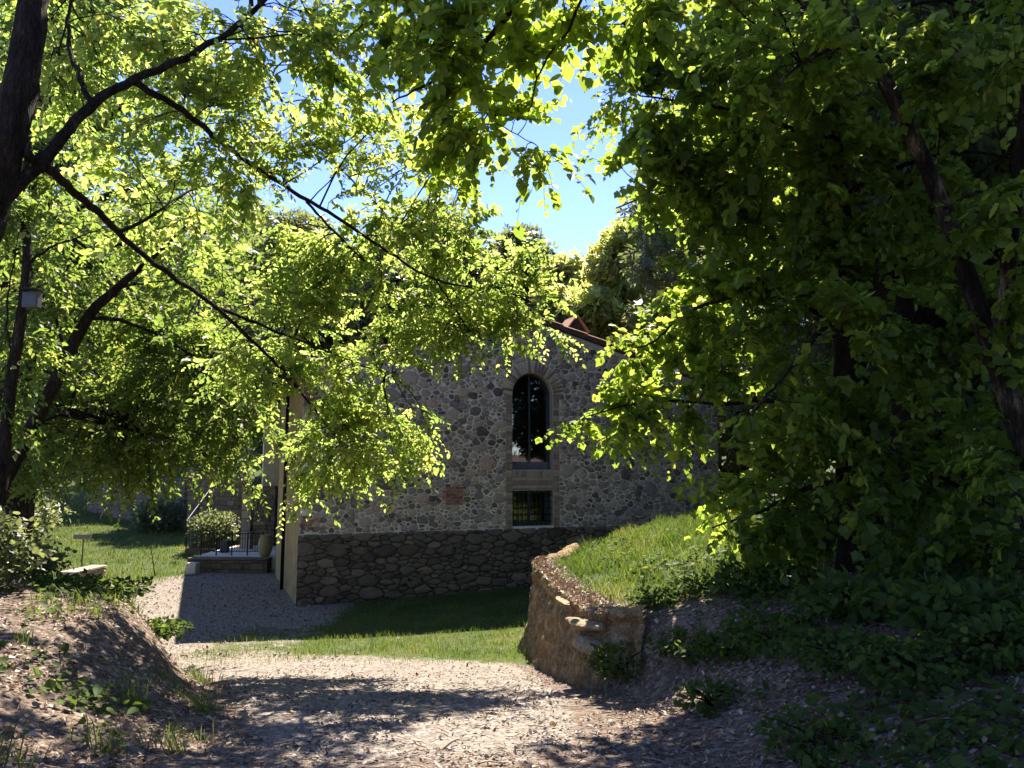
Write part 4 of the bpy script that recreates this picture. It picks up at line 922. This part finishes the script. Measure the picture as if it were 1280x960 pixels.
def masonry(name, label, a, b, z0, z1, thick, course=.16, length=.32, mat='stone_dark', coping=True, seed=1, cat='stone wall', core='mortar_dark', group=None):
    """wall from a to b (x, y), built of separate stones in rough courses over a core"""
    r_ = np.random.default_rng(seed); a = np.array([a[0], a[1], z0]); b = np.array([b[0], b[1], z0]); L = np.linalg.norm(b - a); d = (b - a) / L; nn = np.array([-d[1], d[0], 0])
    R_ = empty(name, a, label, cat, group); mb = MB(); mb.box(-nn * (thick / 2 - .03) + d * .02, d * (L - .04), nn * (thick - .06), UP * (z1 - z0 - .02)); mb.build('core', M[core], R_)
    rot = Matrix(((d[0], nn[0], 0), (d[1], nn[1], 0), (0, 0, 1))).to_4x4(); z = 0; top = z1 - z0 - (.06 if coping else 0); proto = [rough_block(1, 1, 1, r_, r_.uniform(.2, .8)).mesh('stone', M[mat]) for _ in range(7)]
    while z < top - .03:
        h = min(course * r_.uniform(.75, 1.25), top - z); x = -r_.uniform(0, length * .5)
        while x < L:
            w_ = length * r_.uniform(.5, 1.4); x0, x1 = max(x, 0), min(x + w_, L)
            if x1 - x0 > .05:
                o = bpy.data.objects.new('stone', proto[r_.integers(7)]); COL.objects.link(o); o.parent = R_
                o.matrix_local = Matrix.Translation(Vector(d * (x0 + x1) / 2 + UP * z + nn * r_.normal(0, .008))) @ rot @ Matrix.Diagonal((x1 - x0 - .012, thick + r_.uniform(-.02, .03), h - .012, 1))
            x += w_
        z += h
    if coping:
        x = 0
        while x < L:
            w_ = min(.55 * r_.uniform(.8, 1.2), L - x)
            o = bpy.data.objects.new('coping_stone', proto[r_.integers(7)]); COL.objects.link(o); o.parent = R_
            o.matrix_local = Matrix.Translation(Vector(d * (x + w_ / 2) + UP * (top + .004))) @ rot @ Matrix.Diagonal((w_ - .01, thick + .08, .058, 1)); x += w_
    return R_

def xy(px, Y): return ((px - 640) / F * Y, Y)
tw_a, tw_b = xy(246, 21.9), xy(343, 21.7)
masonry('terrace_wall', 'low dark stone wall edging the terrace left of the house corner', tw_a, tw_b, -.05, .40, .32, .14, .3, seed=2)
mb = MB(); mb.box((tw_a[0] - .1, 22.07, -.1), (4.6, 0, 0), (0, 6.5, 0), (0, 0, .47)); tag(mb.build('terrace', M['mortar']), kind='structure')
masonry('retaining_wall', 'dark stone wall behind the terrace beside the house corner', xy(318, 26.0), xy(352, 25.6), .2, 2.3, .4, .14, .26, seed=3)
masonry('stone_pillar', 'grey square stone pillar standing on the terrace', xy(308, 24.6), xy(320, 24.6), .37, 2.35, .32, .3, .34, mat='stone', seed=4, cat='pillar')
masonry('upper_wall', 'tall dark stone wall under the evergreens behind the terrace', xy(243, 29), xy(306, 28.4), .2, 2.9, .4, .15, .28, seed=5, mat='stone_dark')
masonry('lawn_wall', 'long dark stone wall closing the far end of the lawn', xy(120, 34.5), xy(240, 31), .6, 2.5, .4, .17, .32, seed=6)
masonry('lawn_kerb', 'short pale sunlit stone kerb on the grass beside the signpost', xy(95, 19.2), xy(135, 20.6), -.02, .34, .34, .14, .3, mat='stone', seed=7, core='mortar')
# pale block at the end of the terrace wall
o = rough_block(.26, .3, .30, np.random.default_rng(5), .9).build('stone_block', M['cream']); o.location = (*xy(249, 21.3), 0); o.location.z = .02; tag(o, 'small pale stone block at the left end of the terrace wall', 'stone block')
# railing on the terrace
RL = empty('railing', (*xy(258, 22.6), .37), 'thin black iron railing along the terrace', 'railing'); ra = np.array([*xy(258, 22.6), .37]); rb = np.array([*xy(334, 22.6), .37]); Lr = rb[0] - ra[0]
for zz in (.12, .62):
    mb = MB(); mb.tube([(0, 0, zz), (Lr, 0, zz)], .014, 6); mb.build('rail', M['iron'], RL)
for k in range(5):
    mb = MB(); mb.tube([(k * Lr / 4, 0, 0), (k * Lr / 4, 0, .68)], .02, 6); mb.build('post', M['iron'], RL)
for k in range(24):
    if k % 6: mb = MB(); mb.tube([(k * Lr / 24, .001, .13), (k * Lr / 24, .001, .61)], .008, 5); mb.build('picket', M['iron'], RL)
# terracotta oil jar
prof = [(0, .10), (.02, .13), (.18, .19), (.36, .21), (.50, .175), (.56, .13), (.585, .155), (.61, .155), (.605, .12), (.5, .10)]
mb = MB(); n_ = 18; v = [(r * math.cos(a), r * math.sin(a), z) for z, r in prof for a in np.linspace(0, 2 * math.pi, n_, endpoint=False)]
mb.add(v, [[i * n_ + j, i * n_ + (j + 1) % n_, (i + 1) * n_ + (j + 1) % n_, (i + 1) * n_ + j] for i in range(len(prof) - 1) for j in range(n_)] + [list(range(n_))[::-1]])
o = mb.build('oil_jar', M['pot'], None, True); o.location = (*xy(337, 22.35), .372); tag(o, 'ochre terracotta oil jar on the terrace against the house corner', 'jar')
# green box on the terrace
o = rough_block(.22, .2, .34, np.random.default_rng(8), .5).build('planter_box', M['lamp_grey']); o.location = (*xy(287, 23.4), .372); tag(o, 'small grey-green box behind the terrace railing', 'planter')
# stair with sloping handrail left of the terrace
ST = empty('garden_stair', (*xy(238, 25), float(ground_z(xy(238, 25)[0], 25))), 'dark garden stair with sloping handrail left of the terrace', 'stair')
for k in range(6):
    mb = MB(); mb.box((0, k * .32, 0), (1.0, 0, 0), (0, .315, 0), (0, 0, .17 * (k + 1))); mb.build('step', M['stone_dark'], ST)
mb = MB(); mb.tube([(-.02, .1, 1.05), (-.02, 1.9, 2.0)], .022, 6); mb.build('handrail', M['iron'], ST)
for k in range(3):
    mb = MB(); y = .15 + k * .8; mb.tube([(-.02, y, .1), (-.02, y, 1.07 + (y - .1) * .53)], .018, 6); mb.build('post', M['iron'], ST)
# signpost on the lawn
sp_ = at(103, 693, 21.5); sp_[2] = ground_z(sp_[0], sp_[1]); SG = empty('signpost', sp_, 'thin post with a small grey board standing on the sunny lawn', 'signpost')
mb = MB(); mb.tube([(0, 0, 0), (0, 0, 1.0)], .018, 8); mb.build('post', M['timber'], SG); mb = MB(); mb.box((-.26, -.035, .93), (.5, 0, 0), (0, .015, 0), (0, 0, .13)); mb.build('board', M['board'], SG)
# floodlight on the thin stem
lp = at(40, 375, 8.0); FL = empty('floodlight', lp, 'small square grey floodlight fixed to the thin stem at the left edge', 'lamp')
mb = MB(); mb.cbox((0, 0, 0), .17, .07, .16); mb.build('housing', M['lamp_grey'], FL); mb = MB(); mb.cbox((0, -.038, 0), .14, .004, .13); mb.build('lens', M['steel'], FL); mb = MB(); mb.cbox((0, -.03, .105), .20, .13, .012); mb.build('visor', M['iron'], FL); mb = MB(); mb.tube([(0, .03, 0), (-.04, .30, -.03)], .014, 6); mb.build('bracket', M['iron'], FL)
# sapling on the lawn
sb = at(195, 695, 21.0); sb[2] = ground_z(sb[0], sb[1]); SP = empty('sapling', sb, 'bare dark sapling standing at the edge of the sunny lawn', 'sapling')
mb = MB(); mb.tube(spline([(0, 0, 0), (-.05, 0, .25), (-.12, .05, .5), (-.2, .05, .8)], 4), np.linspace(.018, .006, 13), 6); mb.build('stem', M['bark'], SP); mb = MB(); mb.tube(spline([(-.06, 0, .28), (.03, 0, .4), (.06, .02, .55)], 4), np.linspace(.01, .004, 9), 5); mb.build('branch', M['bark'], SP)

# ------------------------------------------------------------------ shrubs
def shrub(name, label, x, y, r, h, n_, size, kind, lmat, seed, group=None, cat='shrub', z=None):
    rr = np.random.default_rng(seed); z0 = float(ground_z(x, y)) if z is None else z; base = np.array([x, y, z0 - .03]); R_ = empty(name, base, label, cat, group)
    b = MB(); 
    for k in range(7):
        a = rr.uniform(0, 6.28); e = np.array([math.cos(a) * r * .7, math.sin(a) * r * .7, h * rr.uniform(.6, .95)]); b.tube(spline([(0, 0, 0), e * [.3, .3, .6], e], 4), np.linspace(.012 + .008 * r, .004, 9), 5)
    b.build('stems', M['bark'], R_)
    q = norm(rr.normal(0, 1, (n_, 3))); rad = rr.uniform(.25, 1, n_) ** .5 * (1 + .28 * np.sin(q[:, 0] * 5 + seed) * np.cos(q[:, 1] * 6 + q[:, 2] * 5)); P = q * rad[:, None] * np.array([r, r, h * .5]) + [0, 0, h * .52]
    P[:, 2] = np.maximum(P[:, 2], .03); D = norm(q * .6 + rr.normal(0, .6, q.shape)); Nn = norm(UP + q * .5 + rr.normal(0, .45, q.shape))
    tag(link('foliage', leaves_mesh('foliage', P, D, Nn, size * rr.uniform(.6, 1.3, n_), kind, np.clip(rr.normal(.45, .2, n_), 0, 1), M[lmat]), R_), kind='stuff'); return R_
for i, (px, Y, r, h, nn_, s_, mt, lab) in enumerate([
        (-12, 7.6, .55, .8, 2000, .06, 'leaf_dark', 'dark ivy-like shrub on the bank at the left edge'), (38, 9.2, .5, .45, 1300, .06, 'leaf_dark', 'low leafy shrub on the crest of the left bank'), (150, 8.8, .42, .2, 700, .055, 'leaf_ground', 'low creeping plant on the crest in front of the lawn'), (205, 8.6, .34, .18, 600, .055, 'leaf_ground', 'low creeping plant at the right end of the left bank crest'),
        (95, 8.6, .4, .18, 600, .055, 'leaf_ground', 'low creeping plant left of centre on the left bank crest'),
        (1060, 6.4, .5, .32, 700, .08, 'leaf_ground', 'leafy shrub under the maple trunk on the right slope'), (1190, 5.6, .5, .35, 700, .085, 'leaf_ground', 'leafy shrub in deep shade at the right edge'), (950, 8.0, .55, .28, 900, .07, 'leaf_ground', 'low leafy shrub on the mound below the hanging maple leaves'), (1010, 9.5, .6, .9, 1500, .08, 'leaf_ground', 'taller leafy shrub on the mound left of the maple trunk'),
        (772, 7.75, .34, .34, 520, .05, 'leaf_ground', 'small leafy weed just right of the earth cut nose'), (850, 7.2, .34, .25, 480, .05, 'leaf_ground', 'leafy weed on the slope a little right of the earth cut'), (905, 6.8, .32, .2, 420, .055, 'leaf_ground', 'leafy weed in the middle of the right slope'), (880, 6.0, .25, .18, 300, .05, 'leaf_ground', 'low weed among leaf litter at the foot of the right slope'),
        (960, 6.4, .45, .26, 800, .055, 'leaf_ground', 'spreading low undergrowth below the shrub on the right slope'), (1040, 5.6, .45, .24, 800, .055, 'leaf_ground', 'spreading low undergrowth in the middle of the dark right slope'), (1130, 5.0, .45, .26, 800, .055, 'leaf_ground', 'dark undergrowth low on the right slope'), (1240, 4.9, .4, .3, 700, .055, 'leaf_ground', 'dark undergrowth at the lower right edge'), (815, 8.3, .3, .2, 420, .05, 'leaf_ground', 'leafy weed on the mound front above the earth cut'), (870, 8.4, .36, .22, 520, .05, 'leaf_ground', 'leafy weed where the mound grass meets the leaf litter'), (1010, 4.6, .32, .16, 420, .05, 'leaf_ground', 'flat weed among the leaf litter at the bottom right')]):
    shrub('shrub', lab, *xy(px, Y), r, h, nn_, s_, 'round', mt, i + 3, 'low shrubs on the banks')
shrub('shrub', 'clipped green shrub behind the terrace railing', *xy(272, 25.4), .75, 1.1, 2200, .12, 'ovate', 'leaf_dark', 30, 'terrace shrubs', z=.37)
shrub('shrub', 'dark shrub at the foot of the long lawn wall', *xy(205, 30), 1.0, 1.2, 1800, .16, 'ovate', 'leaf_dark', 31, 'terrace shrubs')
shrub('shrub', 'dark shrub at the far left end of the lawn', *xy(20, 27), 1.6, 1.8, 2500, .18, 'ovate', 'leaf_dark', 32, 'terrace shrubs')

# ------------------------------------------------------------------ grass, fallen leaves, ground plants
def slope_n(X, Y):
    e = .05; return norm(np.stack([ground_z(X - e, Y) - ground_z(X + e, Y), ground_z(X, Y - e) - ground_z(X, Y + e), np.full_like(X, 2 * e)], -1))

def blades(name, X, Y, h, wdt, mat, lean=.5):
    N_ = len(X); Z = ground_z(X, Y) - .005; a = rng.uniform(0, 6.28, N_); hh = h * rng.uniform(.5, 1.4, N_) * np.clip(1 + .8 * fbm(X + 5, Y, .35, 3), .3, 2); bx = np.stack([np.cos(a), np.sin(a), 0 * a], -1); ld = rng.uniform(0, 6.28, N_); ln = np.stack([np.cos(ld), np.sin(ld), 0 * ld], -1) * (hh * rng.uniform(.1, lean * 1.6, N_))[:, None]
    b = np.stack([X, Y, Z], -1); wv = bx * (wdt * rng.uniform(.7, 1.3, N_))[:, None]; mid = b + ln * .35 + UP * (hh * .6)[:, None]; tip = b + ln + UP * (hh * .95)[:, None]
    V = np.stack([b - wv, b + wv, mid + wv * .7, mid - wv * .7, tip], 1).reshape(-1, 3); o = (np.arange(N_) * 5)[:, None]
    F_ = np.concatenate([o + [0, 1, 2, 3], o + [3, 2, 4]], 1).ravel()
    tint = np.clip(.48 + .55 * fbm(X, Y, .7, 4) + rng.normal(0, .16, N_), 0, 1)
    return mesh_np(name, V, F_, np.tile([4, 3], N_), mat, np.repeat(tint, 5))

def scatter(n_, x0, x1, y0, y1): return rng.uniform(x0, x1, n_), rng.uniform(y0, y1, n_)
X, Y = scatter(90000, -6, 3, 9, 19); g, v = zones(X, Y); cl_ = .5 + .5 * fbm(X, Y, .5, 3); fx = ((np.stack([X, Y], -1) - P0[:2]) @ NV[:2]); fs = ((np.stack([X, Y], -1) - P0[:2]) @ DV[:2])
k = (rng.random(len(X)) < np.clip(g * 1.1 - .15, 0, 1) * np.clip(cl_ * 1.5, .05, 1)) & (X < cliff_edge(Y) - .05) & ~((fx > -.1) & (fs > -.1))
tag(link('grass', blades('grass', X[k], Y[k], .075, .0035, M['grass'])), 'short patchy grass between the gravel path and the house', 'grass', kind='stuff')
X, Y = scatter(75000, .3, 7.5, 7.2, 18.5); d_ = X - cliff_edge(Y); g, v = zones(X, Y); fx = ((np.stack([X, Y], -1) - P0[:2]) @ NV[:2]); cl_ = .5 + .5 * fbm(X, Y, .6, 3)
k = (d_ > .04) & (rng.random(len(X)) < np.clip(g + .05, 0, 1) * np.clip(.35 + cl_, 0, 1)) & (fx < -.1)
X = np.concatenate([X[k], rng.normal(0, .06, 3600) + np.repeat(rng.uniform(.7, 4.5, 90), 40)]); Y = np.concatenate([Y[k], rng.normal(0, .06, 3600) + np.repeat(rng.uniform(8.6, 14, 90), 40)]); k = (X - cliff_edge(Y)) > .05
tag(link('grass', blades('grass', X[k], Y[k], np.where(np.arange(len(X))[k] < len(X) - 3600, .10, .2), .0045, M['grass'], .7)), 'longer grass covering the top of the mound on the right', 'grass', kind='stuff')
X, Y = scatter(70000, -24, -7, 18.5, 36); g, v = zones(X, Y)
k = rng.random(len(X)) < g * .8
tag(link('grass', blades('grass', X[k], Y[k], .10, .009, M['grass'])), 'sunny lawn grass beyond the left bank', 'grass', kind='stuff')
# tufts on the lip of the earth cut and on the left bank
cx = np.concatenate([cliff_edge(np.linspace(8.4, 12.6, 26)) + rng.uniform(.12, .45, 26), left_edge(np.linspace(4.2, 9, 34)) - rng.uniform(-.1, 1.6, 34) + np.where(np.arange(34) % 2, -60, 0)]); cy = np.concatenate([np.linspace(8.4, 12.6, 26), np.linspace(4.2, 9, 34)])
kk = cx > -40; cx, cy = cx[kk], cy[kk]; nk = len(cx)
X = (cx[:, None] + rng.normal(0, .07, (nk, 45))).ravel(); Y = (cy[:, None] + rng.normal(0, .07, (nk, 45))).ravel()
tag(link('grass', blades('grass', X, Y, .15, .004, M['grass'], .8)), 'loose grass tufts along the edges of both banks', 'grass', kind='stuff')

def litter(name, label, X, Y, size, mat, kind, lift, tints, tilt=.55, cat='fallen leaves'):
    N_ = len(X); P = np.stack([X, Y, ground_z(X, Y) + rng.uniform(0, 1, N_) * (lift + (.09 * sm(8, 9, Y) if lift > .05 else 0))], -1); nn = norm(slope_n(X, Y) + rng.normal(0, tilt, (N_, 3))); nn[:, 2] = np.abs(nn[:, 2]); D = norm(np.cross(nn, rng.normal(0, 1, (N_, 3))))
    return tag(link(name, leaves_mesh(name, P, D, nn, size * np.clip(np.exp(rng.normal(-.1, .42, N_)), .3, 1.7), kind, np.clip(rng.normal(*tints, N_), 0, 1), M[mat])), label, cat, kind='stuff')
n_ = 106000; Y = 2.6 + 10.5 * rng.random(n_) ** 1.35; X = rng.uniform(-1, 1, n_) * (Y * .72 + .6); g, v = zones(X, Y); d_ = X - cliff_edge(Y)
k = (rng.random(n_) < (1 - np.where(d_ > .3, .97, .8) * g) * np.interp(Y, [8, 12.5], [1, .3]) * np.clip(.62 + .9 * fbm(X, Y, .45, 3), .12, 1)) & ~((np.abs(d_ + .05) < .1) & (Y > 8)); X, Y = X[k], Y[k]; onp = sm(-.25, .35, X - left_edge(Y)) * sm(-.25, .35, cliff_edge(Y) - X) * sm(3.2, 5.2, Y + 1.2 * fbm(X, Y, .8, 3)); kp = rng.random(len(X)) < onp * .85  # pale chips also run nearer the camera, extending the sunlit patch by colour
litter('path_chips', 'pale stone chips and bleached leaf crumbs on the sunny path', X[kp], Y[kp], .027, 'chips', 'ovate', .01, (.5, .25), .4, 'gravel'); X, Y = X[~kp], Y[~kp]
litter('leaf_litter', 'brown and bleached fallen leaves strewn over the path and banks', X, Y, .033, 'litter', 'ovate', .02, (.56, .26))
X, Y = scatter(10000, -10, -2.5, 11, 22); g, v = zones(X, Y); fx = ((np.stack([X, Y], -1) - P0[:2]) @ NV[:2]); fs = ((np.stack([X, Y], -1) - P0[:2]) @ DV[:2]); k = ~((fx > -.15) & (fs > -.15)) & (g < .5) & ~((Y > 21.3) & (X > -9.3))
litter('gravel_litter', 'scattered stones and dry leaves on the courtyard gravel', X[k], Y[k], .04, 'litter', 'ovate', .012, (.5, .26))
Y = rng.uniform(7.9, 12.8, 4200); X = cliff_edge(Y) + rng.uniform(-.06, .34, 4200)
lo = litter('lip_litter', 'dry leaves and crumbs lying along the lip of the earth cut', X, Y, .035, 'litter', 'ovate', .03, (.6, .25)); V_ = np.zeros(len(lo.data.vertices) * 3, np.float32); lo.data.vertices.foreach_get('co', V_); V_ = V_.reshape(-1, 3)
C_ = V_.reshape(-1, 6, 3).mean(1); zl = ground_z(cliff_edge(C_[:, 1]) + .5, C_[:, 1], False) + .035; V_[:, 2] += np.repeat(np.maximum(zl - C_[:, 2], 0), 6); lo.data.vertices.foreach_set('co', V_.ravel())
# ivy and seedlings in patches; thickened on the right slope to mimic deep shade
n_ = 52000; Y = 3.2 + 9.5 * rng.random(n_); X = rng.uniform(-1, 1, n_) * (Y * .72 + .6); pat = fbm(X + 3, Y - 2, 1.1, 3); onb = np.maximum(sm(.25, 1.0, left_edge(Y) - X), sm(.5, 1.4, X - cliff_edge(Y)))
rs = X > cliff_edge(Y); th_ = np.where(rs, -.25, .12); k = (pat > th_) & (rng.random(n_) < np.clip((pat - th_) * np.where(rs, 1.8, 1.6), 0, .9) * onb); X, Y = X[k], Y[k]
litter('ground_ivy', 'patches of ivy and seedlings creeping over the banks', X, Y, .055, 'leaf_ground', 'round', .10, (.5, .22), .45, 'ground cover')
n_ = 900; Y = 3 + 6 * rng.random(n_); X = rng.uniform(-1, 1, n_) * (Y * .7 + .4); a_ = rng.uniform(0, 6.28, n_); L_ = rng.uniform(.05, .2, n_); tt = np.linspace(-.5, .5, 4)[None, :, None]; dv = np.stack([np.cos(a_), np.sin(a_), 0 * a_], -1) * L_[:, None]
tp_ = np.stack([X, Y, 0 * X], -1)[:, None] + dv[:, None] * tt + rng.normal(0, .006, (n_, 4, 3)); tp_[..., 2] = ground_z(tp_[..., 0], tp_[..., 1]) + .012 + rng.uniform(0, .012, (n_, 4))
tag(link('fallen_twigs', tubes_mesh('fallen_twigs', (tp_, np.linspace(.004, .002, 4)[None] * rng.uniform(.6, 1.6, (n_, 1))), M['wood_cut'], 4)), 'small dry twigs strewn among the fallen leaves', 'twigs', kind='stuff')
# a few fallen sticks on the path
for px, py, Y_, L_, a_, lab in ((640, 938, 4.5, .32, .2, 'short fallen stick lying across the foreground path'), (712, 950, 4.35, .4, -.7, 'longer fallen stick at the bottom centre of the path'), (560, 905, 5.2, .28, 1.1, 'small fallen stick in the middle of the path')):
    p = at(px, py, Y_); p[2] = ground_z(p[0], p[1]) + .012; e = np.array([math.cos(a_), math.sin(a_), .03]) * L_ / 2; mb = MB(); mb.tube(spline([-e, e * .1 + [.01, .015, .012], e], 4), np.linspace(.012, .006, 9), 6, True, .1); o = mb.build('stick', M['wood_cut'], None, True); o.location = tuple(p); tag(o, lab, 'stick', 'fallen sticks on the path')
